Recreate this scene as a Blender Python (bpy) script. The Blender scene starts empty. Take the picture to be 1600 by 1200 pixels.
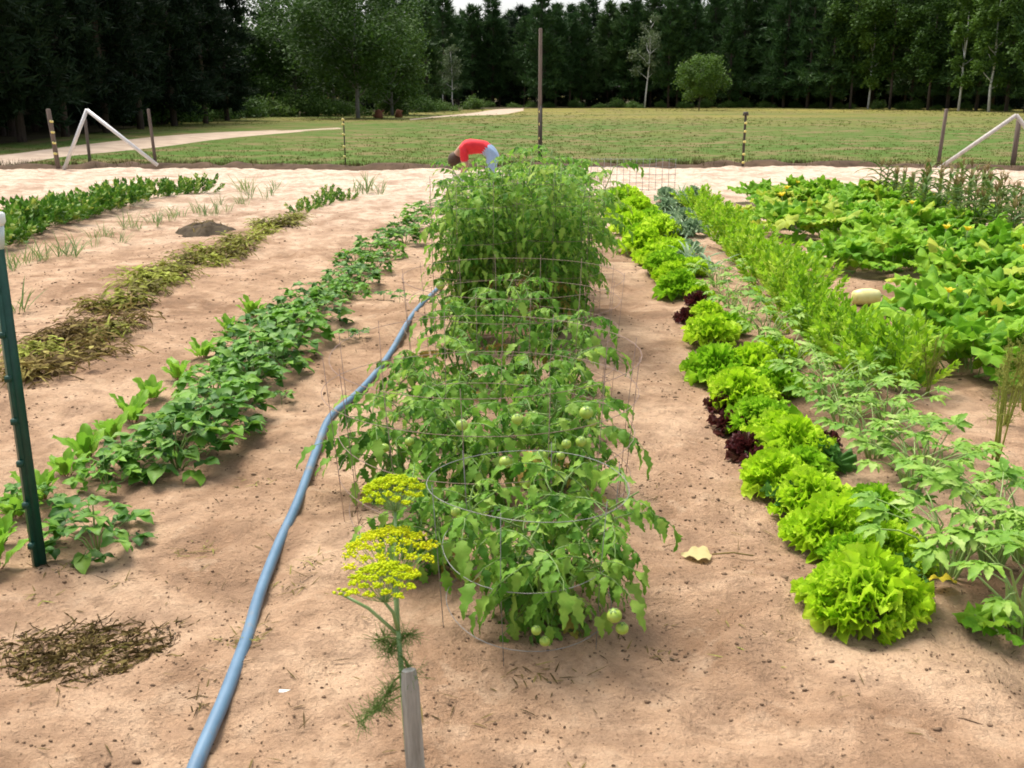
import bpy, math, random
import numpy as np
from mathutils import Vector, Matrix

random.seed(7)
RNG = np.random.default_rng(7)
C = bpy.context.scene.collection
scene = bpy.context.scene
PI = math.pi
R = math.radians

# ------------------------------------------------------------------ camera
CAM_H, FPX, PITCH, YAW = 1.75, 1556.0, math.atan(452 / 1556), math.atan(65 / 1556)
cam_d = bpy.data.cameras.new('camera')
cam_d.sensor_width = 36.0
cam_d.lens = 36.0 * FPX / 1600
cam_d.clip_start = 0.05
cam_d.clip_end = 3000
cam_d.dof.use_dof = True
cam_d.dof.focus_distance = 6.0
cam_d.dof.aperture_fstop = 9.0
cam = bpy.data.objects.new('camera', cam_d)
C.objects.link(cam)
cam.location = (0, 0, CAM_H)
cam.rotation_euler = (PI / 2 - PITCH, 0, YAW)
scene.camera = cam

# ------------------------------------------------------------------ light
SUN_EL, SUN_AZ = R(62), R(-40)      # azimuth clockwise from +Y; the light comes from up left and ahead
world = bpy.data.worlds.new('World')
scene.world = world
world.use_nodes = True
nt = world.node_tree
nt.nodes.clear()
sky = nt.nodes.new('ShaderNodeTexSky')
sky.sky_type = 'NISHITA'
sky.sun_disc = False
sky.sun_elevation = SUN_EL
sky.sun_rotation = SUN_AZ
sky.air_density = 1.0
sky.dust_density = 4.0
sky.ozone_density = 1.0
hs = nt.nodes.new('ShaderNodeHueSaturation')      # hazy, nearly white overcast
hs.inputs['Saturation'].default_value = 0.38
hs.inputs['Value'].default_value = 1.0
bgn = nt.nodes.new('ShaderNodeBackground')
bgn.inputs['Strength'].default_value = 0.13
outw = nt.nodes.new('ShaderNodeOutputWorld')
nt.links.new(sky.outputs[0], hs.inputs['Color'])
nt.links.new(hs.outputs[0], bgn.inputs['Color'])
nt.links.new(bgn.outputs[0], outw.inputs['Surface'])
sun_d = bpy.data.lights.new('sun', 'SUN')
sun_d.energy = 2.1
sun_d.angle = R(28)
sun_d.color = (1.0, 0.94, 0.83)
sun = bpy.data.objects.new('sun', sun_d)
C.objects.link(sun)
sd = Vector((math.sin(SUN_AZ) * math.cos(SUN_EL), math.cos(SUN_AZ) * math.cos(SUN_EL), math.sin(SUN_EL)))
sun.rotation_euler = sd.to_track_quat('Z', 'Y').to_euler()
scene.view_settings.view_transform = 'Standard'
scene.view_settings.look = 'None'
scene.view_settings.exposure = 1.03
scene.view_settings.gamma = 1.0
scene.view_settings.use_curve_mapping = False
scene.cycles.filter_width = 1.8
scene.cycles.max_bounces = 8
scene.cycles.transparent_max_bounces = 8
scene.cycles.use_denoising = True

# ------------------------------------------------------------------ helpers
_F = np.array([-math.sin(YAW) * math.cos(PITCH), math.cos(YAW) * math.cos(PITCH), -math.sin(PITCH)])
_R = np.array([math.cos(YAW), math.sin(YAW), 0.0])
_U = np.cross(_R, _F)


def ray(px, py):
    return FPX * _F + (px - 800) * _R - (py - 600) * _U


def P(px, py, z=0.0):
    """ground point (height z) seen at a pixel of the 1600 x 1200 photograph"""
    d = ray(px, py)
    t = (z - CAM_H) / d[2]
    return Vector((d[0] * t, d[1] * t, z))


def W(px, py, Y):
    """point at world depth Y along the pixel's line of sight"""
    d = ray(px, py)
    t = Y / d[1]
    return Vector((d[0] * t, Y, CAM_H + d[2] * t))


def hash2(ix, iy, seed):
    n = (ix.astype(np.int64) * 374761393 + iy.astype(np.int64) * 668265263 + seed * 974711) & 0x7fffffff
    n = ((n ^ (n >> 13)) * 1274126177) & 0x7fffffff
    n = n ^ (n >> 16)
    return (n & 0xffff) / 65535.0


def vnoise(x, y, s, seed):
    x = np.asarray(x, float) / s
    y = np.asarray(y, float) / s
    ix, iy = np.floor(x), np.floor(y)
    fx, fy = x - ix, y - iy
    fx = fx * fx * (3 - 2 * fx)
    fy = fy * fy * (3 - 2 * fy)
    a = hash2(ix, iy, seed); b = hash2(ix + 1, iy, seed)
    c = hash2(ix, iy + 1, seed); d = hash2(ix + 1, iy + 1, seed)
    return (a * (1 - fx) + b * fx) * (1 - fy) + (c * (1 - fx) + d * fx) * fy - 0.5


def soil_h(x, y):
    x = np.asarray(x, float); y = np.asarray(y, float)
    h = .07 * vnoise(x, y, 1.6, 1) + .045 * vnoise(x, y, .55, 2) + .034 * vnoise(x, y, .21, 3) + .020 * vnoise(x, y, .085, 4) + .006 * vnoise(x, y, .04, 8)
    # dents of footprints along the paths
    d = vnoise(x, y * .8, .17, 5)
    h = h - .075 * np.clip(d - .2, 0, 1) + .03 * np.clip(-d - .25, 0, 1)
    return h


def gz(x, y):
    return float(soil_h(np.array([x]), np.array([y]))[0])


def on(px, py):
    p = P(px, py)
    return Vector((p.x, p.y, gz(p.x, p.y) - .005))


ONES = ['', 'first', 'second', 'third', 'fourth', 'fifth', 'sixth', 'seventh', 'eighth', 'ninth', 'tenth', 'eleventh', 'twelfth',
        'thirteenth', 'fourteenth', 'fifteenth', 'sixteenth', 'seventeenth', 'eighteenth', 'nineteenth']
TENS = ['', '', 'twenty', 'thirty', 'forty', 'fifty', 'sixty', 'seventy', 'eighty', 'ninety']


def nth(n):
    if n < 20:
        return ONES[n]
    if n % 10 == 0:
        return TENS[n // 10][:-1] + 'ieth'
    return TENS[n // 10] + '-' + ONES[n % 10]


# ---- materials
def mat(name):
    m = bpy.data.materials.new(name)
    m.use_nodes = True
    m.node_tree.nodes.clear()
    return m, m.node_tree


def nd(t, typ, **kw):
    n = t.nodes.new(typ)
    for k, v in kw.items():
        if k.startswith('i_'):
            n.inputs[k[2:].replace('_', ' ')].default_value = v
        else:
            setattr(n, k, v)
    return n


def ramp(t, fac, stops):
    r = nd(t, 'ShaderNodeValToRGB')
    e = r.color_ramp.elements
    while len(e) < len(stops):
        e.new(.5)
    for q, (p, c) in zip(e, stops):
        q.position = p
        q.color = (*c, 1) if len(c) == 3 else c
    t.links.new(fac, r.inputs[0])
    return r.outputs[0]


def noise(t, scale, detail=4, rough=.55, coord=None, dist=0):
    n = nd(t, 'ShaderNodeTexNoise')
    n.inputs['Scale'].default_value = scale
    n.inputs['Detail'].default_value = detail
    n.inputs['Roughness'].default_value = rough
    n.inputs['Distortion'].default_value = dist
    if coord is not None:
        t.links.new(coord, n.inputs['Vector'])
    return n.outputs['Fac']


def math_(t, op, a, b=None, clamp=False):
    n = nd(t, 'ShaderNodeMath', operation=op, use_clamp=clamp)
    for i, v in enumerate((a, b)):
        if v is None:
            continue
        if isinstance(v, (int, float)):
            n.inputs[i].default_value = v
        else:
            t.links.new(v, n.inputs[i])
    return n.outputs[0]


def mixc(t, fac, a, b):
    n = nd(t, 'ShaderNodeMix', data_type='RGBA')
    for s, v in ((0, fac), (6, a), (7, b)):
        if isinstance(v, (int, float)):
            n.inputs[s].default_value = v
        elif isinstance(v, tuple):
            n.inputs[s].default_value = (*v, 1)
        else:
            t.links.new(v, n.inputs[s])
    return n.outputs[2]


def leaf_mat(name, cols, trans=.35, rough=.5, spec=.25, spots=None):
    """cols: ramp colours chosen per leaf; thin, partly translucent"""
    m, t = mat(name)
    oi = nd(t, 'ShaderNodeObjectInfo')
    ge = nd(t, 'ShaderNodeNewGeometry')
    tc = nd(t, 'ShaderNodeTexCoord')
    n1 = noise(t, 14, 3, .6, tc.outputs['Object'])
    f = math_(t, 'ADD', math_(t, 'MULTIPLY', oi.outputs['Random'], .4), math_(t, 'MULTIPLY', ge.outputs['Random Per Island'], .45))
    f = math_(t, 'ADD', f, math_(t, 'MULTIPLY', math_(t, 'SUBTRACT', n1, .35), .6), True)
    k = len(cols)
    col = ramp(t, f, [(i / (k - 1) * .86 + .07, c) for i, c in enumerate(cols)])
    if spots:
        n2 = noise(t, 40, 4, .6, tc.outputs['Object'])
        col = mixc(t, ramp(t, n2, [(.58, (0, 0, 0)), (.7, (1, 1, 1))]), col, spots)
    p = nd(t, 'ShaderNodeBsdfPrincipled')
    p.inputs['Roughness'].default_value = rough
    p.inputs['Specular IOR Level'].default_value = spec
    t.links.new(col, p.inputs['Base Color'])
    tr = nd(t, 'ShaderNodeBsdfTranslucent')
    t.links.new(col, tr.inputs['Color'])
    mx = nd(t, 'ShaderNodeMixShader')
    mx.inputs[0].default_value = trans
    t.links.new(p.outputs[0], mx.inputs[1]); t.links.new(tr.outputs[0], mx.inputs[2])
    o = nd(t, 'ShaderNodeOutputMaterial')
    t.links.new(mx.outputs[0], o.inputs[0])
    bmp = nd(t, 'ShaderNodeBump')
    bmp.inputs['Strength'].default_value = .35
    bmp.inputs['Distance'].default_value = .004
    t.links.new(noise(t, 120, 2, .5, tc.outputs['Object']), bmp.inputs['Height'])
    t.links.new(bmp.outputs[0], p.inputs['Normal'])
    return m


def hard_mat(name, c1, c2, scale=20, rough=.6, metal=0.0, stretch=None, bump=.2, spec=.4, wear=None):
    m, t = mat(name)
    tc = nd(t, 'ShaderNodeTexCoord')
    co = tc.outputs['Object']
    if stretch:
        mp = nd(t, 'ShaderNodeMapping')
        mp.inputs['Scale'].default_value = stretch
        t.links.new(co, mp.inputs[0]); co = mp.outputs[0]
    n = noise(t, scale, 5, .6, co)
    col = ramp(t, n, [(.3, c1), (.7, c2)])
    if wear:
        col = mixc(t, ramp(t, noise(t, scale * .4, 5, .7, co), [(.55, (0, 0, 0)), (.66, (1, 1, 1))]), col, wear)
    p = nd(t, 'ShaderNodeBsdfPrincipled')
    p.inputs['Roughness'].default_value = rough
    p.inputs['Metallic'].default_value = metal
    p.inputs['Specular IOR Level'].default_value = spec
    t.links.new(col, p.inputs['Base Color'])
    b = nd(t, 'ShaderNodeBump')
    b.inputs['Strength'].default_value = bump
    b.inputs['Distance'].default_value = .01
    t.links.new(n, b.inputs['Height']); t.links.new(b.outputs[0], p.inputs['Normal'])
    o = nd(t, 'ShaderNodeOutputMaterial')
    t.links.new(p.outputs[0], o.inputs[0])
    return m


def soil_mat():
    m, t = mat('sandy_soil')
    ge = nd(t, 'ShaderNodeNewGeometry')
    co = ge.outputs['Position']
    sx = nd(t, 'ShaderNodeSeparateXYZ')
    t.links.new(co, sx.inputs[0])
    big = noise(t, 1.1, 6, .68, co, .9)
    mid = noise(t, 5, 6, .65, co, .3)
    fine = noise(t, 60, 5, .7, co)
    damp = ramp(t, big, [(.35, (.275, .162, .094)), (.5, (.46, .295, .183)), (.63, (.59, .40, .26))])
    col = mixc(t, ramp(t, mid, [(.36, (.55, .55, .55)), (.52, (0, 0, 0))]), damp, (.24, .15, .095))
    col = mixc(t, ramp(t, mid, [(.55, (0, 0, 0)), (.72, (.7, .7, .7))]), col, (.60, .43, .29))
    # paler sand towards the far end of the plot
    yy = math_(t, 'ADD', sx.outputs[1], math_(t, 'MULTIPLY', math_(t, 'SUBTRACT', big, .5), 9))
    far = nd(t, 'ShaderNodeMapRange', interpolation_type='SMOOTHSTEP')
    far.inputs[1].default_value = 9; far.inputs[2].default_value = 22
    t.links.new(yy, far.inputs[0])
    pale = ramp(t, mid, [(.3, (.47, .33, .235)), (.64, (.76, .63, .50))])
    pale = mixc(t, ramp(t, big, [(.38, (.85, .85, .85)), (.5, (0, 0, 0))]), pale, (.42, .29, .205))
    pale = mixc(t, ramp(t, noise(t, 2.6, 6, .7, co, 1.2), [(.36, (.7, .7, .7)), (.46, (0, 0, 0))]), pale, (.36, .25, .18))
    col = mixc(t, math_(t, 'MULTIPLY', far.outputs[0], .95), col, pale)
    grit = noise(t, 13, 6, .72, co, .5)
    col = mixc(t, ramp(t, grit, [(.36, (.45, .45, .45)), (.47, (0, 0, 0))]), col, (.22, .14, .085))
    # organic specks
    sp = noise(t, 26, 6, .75, co)
    col = mixc(t, ramp(t, sp, [(.60, (0, 0, 0)), (.67, (.8, .8, .8))]), col, (.11, .07, .045))
    col = mixc(t, ramp(t, fine, [(.3, (.22, .22, .22)), (.55, (0, 0, 0))]), col, (.2, .13, .085))
    p = nd(t, 'ShaderNodeBsdfPrincipled')
    p.inputs['Roughness'].default_value = .95
    p.inputs['Specular IOR Level'].default_value = .12
    t.links.new(col, p.inputs['Base Color'])
    b = nd(t, 'ShaderNodeBump')
    b.inputs['Strength'].default_value = 1.0
    b.inputs['Distance'].default_value = .018
    hh = math_(t, 'ADD', fine, math_(t, 'MULTIPLY', noise(t, 22, 5, .7, co), 1.6))
    t.links.new(hh, b.inputs['Height']); t.links.new(b.outputs[0], p.inputs['Normal'])
    o = nd(t, 'ShaderNodeOutputMaterial')
    t.links.new(p.outputs[0], o.inputs[0])
    return m


def field_mat():
    m, t = mat('meadow_turf')
    ge = nd(t, 'ShaderNodeNewGeometry')
    co = ge.outputs['Position']
    sx = nd(t, 'ShaderNodeSeparateXYZ')
    t.links.new(co, sx.inputs[0])
    mp = nd(t, 'ShaderNodeMapping')
    mp.inputs['Scale'].default_value = (.35, 1.0, 1)
    t.links.new(co, mp.inputs[0])
    n1 = noise(t, .09, 5, .6, mp.outputs[0], .5)
    n2 = noise(t, .5, 5, .65, co)
    n3 = noise(t, 6, 5, .7, co)
    d = nd(t, 'ShaderNodeMapRange')
    d.inputs[1].default_value = 28; d.inputs[2].default_value = 120
    t.links.new(sx.outputs[1], d.inputs[0])
    f = math_(t, 'ADD', math_(t, 'MULTIPLY', d.outputs[0], .75), math_(t, 'MULTIPLY', math_(t, 'SUBTRACT', n1, .5), 2.4), True)
    col = ramp(t, f, [(.0, (.062, .118, .016)), (.3, (.088, .122, .022)), (.6, (.135, .138, .03)), (1, (.23, .195, .04))])
    col = mixc(t, ramp(t, n2, [(.47, (0, 0, 0)), (.62, (.85, .85, .85))]), col, (.19, .135, .065))
    col = mixc(t, ramp(t, n3, [(.35, (.2, .2, .2)), (.65, (0, 0, 0))]), col, (.085, .115, .022))
    p = nd(t, 'ShaderNodeBsdfPrincipled')
    p.inputs['Roughness'].default_value = .95
    p.inputs['Specular IOR Level'].default_value = .1
    t.links.new(col, p.inputs['Base Color'])
    b = nd(t, 'ShaderNodeBump')
    b.inputs['Strength'].default_value = .06
    b.inputs['Distance'].default_value = .02
    t.links.new(n3, b.inputs['Height']); t.links.new(b.outputs[0], p.inputs['Normal'])
    o = nd(t, 'ShaderNodeOutputMaterial')
    t.links.new(p.outputs[0], o.inputs[0])
    return m


M = {}
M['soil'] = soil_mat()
M['field'] = field_mat()
M['track'] = hard_mat('pale_track_sand', (.34, .255, .19), (.52, .41, .31), 1.2, .95, bump=.4, spec=.1)
M['floor'] = hard_mat('forest_litter', (.045, .04, .02), (.09, .075, .035), .6, .95, bump=.5, spec=.1)
M['bank'] = hard_mat('dark_bank_soil', (.055, .037, .024), (.13, .085, .055), 3, .95, bump=.6, spec=.1)
M['clod'] = hard_mat('dark_clod', (.085, .055, .036), (.23, .15, .095), 30, .95, spec=.1)
M['lettuce'] = leaf_mat('lime_lettuce_leaf', [(.26, .48, .010), (.44, .68, .022), (.66, .84, .09)], .42, .6, .15)
M['redlettuce'] = leaf_mat('red_lettuce_leaf', [(.05, .012, .014), (.09, .02, .02), (.07, .05, .02)], .25, .4)
M['romaine'] = leaf_mat('dark_lettuce_leaf', [(.04, .13, .02), (.075, .2, .035), (.12, .27, .05)], .3, .5, .2)
M['tomato'] = leaf_mat('tomato_leaf', [(.045, .15, .014), (.11, .28, .028), (.2, .38, .045), (.38, .52, .09)], .42, .55, .18)
M['tomato_yellow'] = leaf_mat('yellowed_tomato_leaf', [(.22, .2, .04), (.38, .32, .06), (.30, .16, .05)], .3, .65, .1)
M['tomato_near'] = leaf_mat('tomato_leaf_fresh', [(.04, .125, .012), (.09, .235, .024), (.17, .345, .04), (.32, .48, .08)], .4, .52, .2)
M['bean'] = leaf_mat('bean_leaf', [(.028, .11, .012), (.065, .19, .02), (.13, .29, .032), (.26, .42, .06)], .34, .5, .28)
M['bean_light'] = leaf_mat('young_bean_leaf', [(.08, .23, .018), (.15, .34, .028), (.24, .44, .05)], .36, .5, .25)
M['chard'] = leaf_mat('light_green_leaf', [(.12, .28, .02), (.2, .42, .035), (.28, .5, .05)], .4, .45)
M['bush'] = leaf_mat('bush_leaf', [(.03, .10, .01), (.07, .19, .016), (.15, .29, .028), (.46, .50, .10)], .33, .5, .2)
M['yellowbush'] = leaf_mat('yellow_green_leaf', [(.13, .29, .01), (.25, .46, .018), (.40, .60, .035), (.58, .70, .12)], .44, .55, .2)
M['palm'] = leaf_mat('pale_lobed_leaf', [(.08, .22, .018), (.15, .32, .03), (.26, .44, .06), (.42, .55, .16)], .32, .5, .25)
M['squash'] = leaf_mat('squash_leaf', [(.05, .18, .008), (.14, .33, .018), (.27, .48, .03), (.48, .62, .10)], .38, .6, .15)
M['squash_yellow'] = leaf_mat('yellowing_squash_leaf', [(.25, .40, .03), (.40, .50, .05), (.58, .56, .08)], .36, .55, .2)
M['wilt'] = leaf_mat('wilted_leaf', [(.055, .042, .012), (.14, .125, .024), (.26, .28, .04), (.44, .50, .09)], .25, .7, .12)
M['wilt_brown'] = leaf_mat('wilted_brown_leaf', [(.045, .026, .01), (.10, .065, .02), (.2, .15, .04), (.40, .35, .1)], .2, .75, .1)
M['onion'] = leaf_mat('onion_leaf', [(.10, .19, .06), (.18, .27, .08), (.3, .34, .12)], .25, .45)
M['leek'] = leaf_mat('grey_green_leaf', [(.16, .27, .14), (.24, .36, .2), (.34, .45, .27)], .3, .45)
M['corn'] = leaf_mat('corn_leaf', [(.03, .08, .014), (.06, .13, .02), (.12, .18, .035), (.26, .24, .07)], .28, .5, .2)
M['tassel'] = leaf_mat('corn_tassel', [(.22, .14, .05), (.34, .25, .1), (.42, .34, .15)], .2, .8, .1)
M['stem'] = hard_mat('green_stem', (.10, .19, .04), (.2, .29, .08), 30, .6)
M['petiole'] = hard_mat('pale_petiole', (.2, .32, .08), (.32, .42, .14), 20, .5)
M['redstem'] = hard_mat('reddish_stem', (.2, .08, .04), (.3, .16, .08), 20, .5)
M['straw'] = leaf_mat('dry_straw', [(.035, .024, .012), (.09, .062, .024), (.2, .155, .05), (.32, .34, .07)], .15, .8, .1)
M['dill'] = hard_mat('dill_stem', (.17, .29, .10), (.28, .40, .16), 20, .5)
M['dillfl'] = leaf_mat('dill_flower', [(.42, .58, .005), (.64, .72, .01), (.86, .82, .02)], .3, .6, .15)
M['feather'] = leaf_mat('feathery_leaf', [(.10, .2, .04), (.16, .28, .06), (.26, .36, .08)], .3, .6)
M['wispy'] = leaf_mat('asparagus_fern', [(.2, .27, .04), (.3, .34, .06), (.42, .4, .09)], .3, .6)
M['yflower'] = leaf_mat('squash_flower', [(.80, .60, .03), (.88, .74, .08)], .4, .6)
M['gtom'] = hard_mat('green_tomato', (.24, .40, .04), (.44, .54, .10), 14, .35, spec=.45, bump=.02)
M['rtom'] = hard_mat('ripening_tomato', (.55, .12, .03), (.6, .28, .06), 8, .3, spec=.5, bump=.02)
M['palefruit'] = hard_mat('pale_yellow_rind', (.75, .66, .25), (.85, .78, .4), 8, .4, bump=.03)
M['galv'] = hard_mat('galvanised_wire', (.16, .155, .15), (.30, .29, .28), 40, .55, .4, bump=.05)
M['rust'] = hard_mat('rusty_wire', (.20, .12, .09), (.34, .25, .21), 40, .7, .3, bump=.2)
M['hose'] = hard_mat('blue_grey_pipe', (.075, .145, .225), (.11, .2, .295), 9, .42, spec=.45, bump=.08, wear=(.2, .185, .165))
M['gpost'] = hard_mat('dark_green_paint', (.006, .045, .03), (.01, .07, .045), 25, .4, bump=.1)
M['white'] = hard_mat('white_plastic', (.72, .74, .74), (.82, .83, .82), 10, .4, bump=.02)
M['clear'] = hard_mat('cloudy_plastic', (.45, .52, .52), (.6, .68, .66), 10, .25, bump=.02)
M['yellow'] = hard_mat('yellow_plastic', (.72, .6, .15), (.8, .7, .3), 10, .4, bump=.02)
M['dpost'] = hard_mat('dark_steel_post', (.035, .03, .025), (.075, .06, .045), 20, .6, .2, bump=.1)
M['wood'] = hard_mat('weathered_wood', (.10, .075, .06), (.2, .155, .13), 6, .85, stretch=(8, 8, .6), bump=.5)
M['stake'] = hard_mat('grey_split_stake', (.19, .18, .15), (.42, .41, .37), 9, .85, stretch=(6, 6, .7), bump=.6)
M['pipe'] = hard_mat('silver_pipe', (.55, .54, .54), (.70, .69, .68), 8, .5, .15, bump=.05)
M['woodrail'] = hard_mat('grey_rail', (.40, .36, .33), (.56, .52, .48), 6, .8, stretch=(4, 4, 1), bump=.3)
M['bark'] = hard_mat('dark_pine_bark', (.045, .033, .026), (.11, .082, .065), 6, .9, stretch=(3, 3, .6), bump=.8)
M['greybark'] = hard_mat('grey_bark', (.15, .14, .13), (.28, .27, .25), 5, .9, stretch=(3, 3, .8), bump=.5)
M['birch'] = hard_mat('birch_bark', (.42, .41, .39), (.72, .71, .68), 4, .7, stretch=(1, 1, 4), bump=.2, wear=(.09, .08, .075))
M['pine'] = leaf_mat('pine_needles', [(.02, .055, .016), (.038, .085, .022), (.065, .118, .03)], .16, .6, .15)
M['pine_shaded'] = leaf_mat('shaded_needles', [(.007, .017, .007), (.012, .028, .01), (.018, .038, .013)], .08, .7, .15)  # canopy shade of the woods is put into this needle colour
M['oak'] = leaf_mat('broad_tree_leaf', [(.028, .068, .012), (.052, .108, .018), (.085, .155, .028)], .24, .6, .15)
M['lightoak'] = leaf_mat('young_tree_leaf', [(.065, .135, .02), (.10, .185, .028), (.15, .24, .04)], .28, .55, .2)
M['birchleaf'] = leaf_mat('birch_leaf', [(.055, .10, .035), (.09, .13, .05), (.13, .16, .07)], .25, .55, .25)
M['shrub'] = leaf_mat('undergrowth_leaf', [(.04, .095, .018), (.075, .145, .024), (.12, .19, .035)], .28, .6, .2)
M['grass'] = leaf_mat('meadow_grass', [(.06, .105, .016), (.09, .12, .022), (.13, .13, .034), (.19, .155, .055)], .3, .7, .12)
M['weed'] = leaf_mat('edge_weeds', [(.05, .045, .02), (.09, .07, .03), (.12, .12, .035)], .2, .8, .1)
M['shirt'] = hard_mat('red_cotton', (.62, .02, .035), (.75, .04, .05), 9, .85, bump=.3)
M['jeans'] = hard_mat('light_blue_denim', (.28, .40, .62), (.40, .52, .72), 60, .85, bump=.3)
M['skin'] = hard_mat('skin', (.42, .24, .16), (.5, .3, .21), 10, .55, bump=.05)
M['hair'] = hard_mat('brown_hair', (.05, .03, .018), (.1, .06, .035), 40, .7, stretch=(1, 1, 6), bump=.5)
M['shoe'] = hard_mat('dark_shoe', (.03, .03, .03), (.06, .055, .05), 20, .6)
M['scrap'] = hard_mat('white_scrap', (.75, .74, .7), (.85, .84, .8), 20, .6)
M['paleleaf'] = leaf_mat('fallen_pale_leaf', [(.5, .42, .16), (.62, .54, .26)], .3, .6)
M['yleaf'] = leaf_mat('yellow_dead_leaf', [(.6, .48, .03), (.75, .62, .06)], .35, .5)
M['rustbrown'] = hard_mat('rust_brown_wood', (.10, .035, .015), (.2, .08, .035), 5, .9, bump=.6)
M['heap'] = hard_mat('dark_compost', (.035, .026, .018), (.11, .085, .055), 9, .95, bump=1, spec=.1)


# ---- geometry
class MB:
    def __init__(s):
        s.V, s.F, s.I, s.n = [], [], [], 0

    def add(s, V, F, mi=0, T=None):
        V = np.asarray(V, float)
        if T is not None:
            A = np.array(T)
            V = V @ A[:3, :3].T + A[:3, 3]
        s.V.append(V)
        n = s.n
        s.F.extend([tuple(i + n for i in f) for f in F])
        s.I.extend([mi] * len(F))
        s.n += len(V)
        return s

    def arrays(s):
        return np.concatenate(s.V), s.F, s.I

    def merge(s, o, T=None, mo=0):
        V, F, I = o.arrays()
        k = s.n
        s.add(V, F, 0, T)
        s.I[-len(F):] = [i + mo for i in I]

    def mesh(s, name, mats, smooth=True):
        me = bpy.data.meshes.new(name)
        V = np.concatenate(s.V)
        me.from_pydata(V.tolist(), [], s.F)
        for m in (mats if isinstance(mats, (list, tuple)) else [mats]):
            me.materials.append(M[m] if isinstance(m, str) else m)
        me.polygons.foreach_set('material_index', np.array(s.I, np.int32))
        if smooth:
            me.polygons.foreach_set('use_smooth', np.ones(len(s.F), bool))
        me.update()
        return me


def fast_mesh(name, V, F, m, smooth=False):
    """V (n,3), F (k,3|4) numpy"""
    me = bpy.data.meshes.new(name)
    k = F.shape[1]
    me.vertices.add(len(V)); me.vertices.foreach_set('co', np.ascontiguousarray(V, np.float32).ravel())
    me.loops.add(F.size); me.loops.foreach_set('vertex_index', np.ascontiguousarray(F, np.int32).ravel())
    me.polygons.add(len(F)); me.polygons.foreach_set('loop_start', np.arange(0, F.size, k, dtype=np.int32))
    if smooth:
        me.polygons.foreach_set('use_smooth', np.ones(len(F), bool))
    me.materials.append(M[m])
    me.update(calc_edges=True)
    return me


def tube(pts, rad, n=6, cap=True):
    pts = [np.asarray(p, float) for p in pts]
    k = len(pts)
    rad = [rad] * k if isinstance(rad, (int, float)) else rad
    V, F = [], []
    up = None
    for i, p in enumerate(pts):
        d = pts[min(i + 1, k - 1)] - pts[max(i - 1, 0)]
        d = d / (np.linalg.norm(d) + 1e-9)
        if up is None:
            up = np.array([1., 0, 0]) if abs(d[0]) < .8 else np.array([0, 1., 0])
        a = up - d * np.dot(up, d)
        a /= np.linalg.norm(a) + 1e-9
        up = a
        b = np.cross(d, a)
        for j in range(n):
            q = 2 * PI * j / n
            V.append(p + rad[i] * (a * math.cos(q) + b * math.sin(q)))
    for i in range(k - 1):
        for j in range(n):
            j2 = (j + 1) % n
            F.append((i * n + j, i * n + j2, (i + 1) * n + j2, (i + 1) * n + j))
    if cap:
        F.append(tuple(range(n - 1, -1, -1)))
        F.append(tuple((k - 1) * n + j for j in range(n)))
    return np.array(V), F


def ring(r, w, z=0.0, n=40, m=5, sq=0.0, seed=0):
    rg = np.random.default_rng(seed)
    pts = []
    ph = rg.uniform(0, 6.28)
    for i in range(n):
        a = 2 * PI * i / n
        rr = r * (1 + sq * math.sin(2 * a + ph) + sq * .5 * math.sin(3 * a + 1 + ph))
        pts.append((rr * math.cos(a), rr * math.sin(a), z + sq * .4 * r * math.sin(a + ph)))
    pts = [np.array(p) for p in pts]
    V, F = [], []
    for i in range(n):
        d = pts[(i + 1) % n] - pts[i - 1]
        d /= np.linalg.norm(d)
        b = np.array([0, 0, 1.])
        a = np.cross(d, b)
        for j in range(m):
            q = 2 * PI * j / m
            V.append(pts[i] + w * (a * math.cos(q) + b * math.sin(q)))
    for i in range(n):
        for j in range(m):
            F.append((i * m + j, i * m + (j + 1) % m, ((i + 1) % n) * m + (j + 1) % m, ((i + 1) % n) * m + j))
    return np.array(V), F


def ball(r, sx=1, sy=1, sz=1, n=10, m=7):
    V = [(0, 0, r * sz)]
    for i in range(1, m):
        t = PI * i / m
        for j in range(n):
            q = 2 * PI * j / n
            V.append((r * sx * math.sin(t) * math.cos(q), r * sy * math.sin(t) * math.sin(q), r * sz * math.cos(t)))
    V.append((0, 0, -r * sz))
    F = [(0, 1 + j, 1 + (j + 1) % n) for j in range(n)]
    for i in range(m - 2):
        for j in range(n):
            a = 1 + i * n
            F.append((a + j, a + n + j, a + n + (j + 1) % n, a + (j + 1) % n))
    a = 1 + (m - 2) * n
    F += [(a + j, len(V) - 1, a + (j + 1) % n) for j in range(n)]
    return np.array(V, float), F


def box(x, y, z, c=(0, 0, 0)):
    V = np.array([(i * x / 2, j * y / 2, k * z / 2) for i in (-1, 1) for j in (-1, 1) for k in (-1, 1)], float) + np.array(c)
    F = [(0, 1, 3, 2), (4, 6, 7, 5), (0, 4, 5, 1), (2, 3, 7, 6), (0, 2, 6, 4), (1, 5, 7, 3)]
    return V, F


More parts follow.
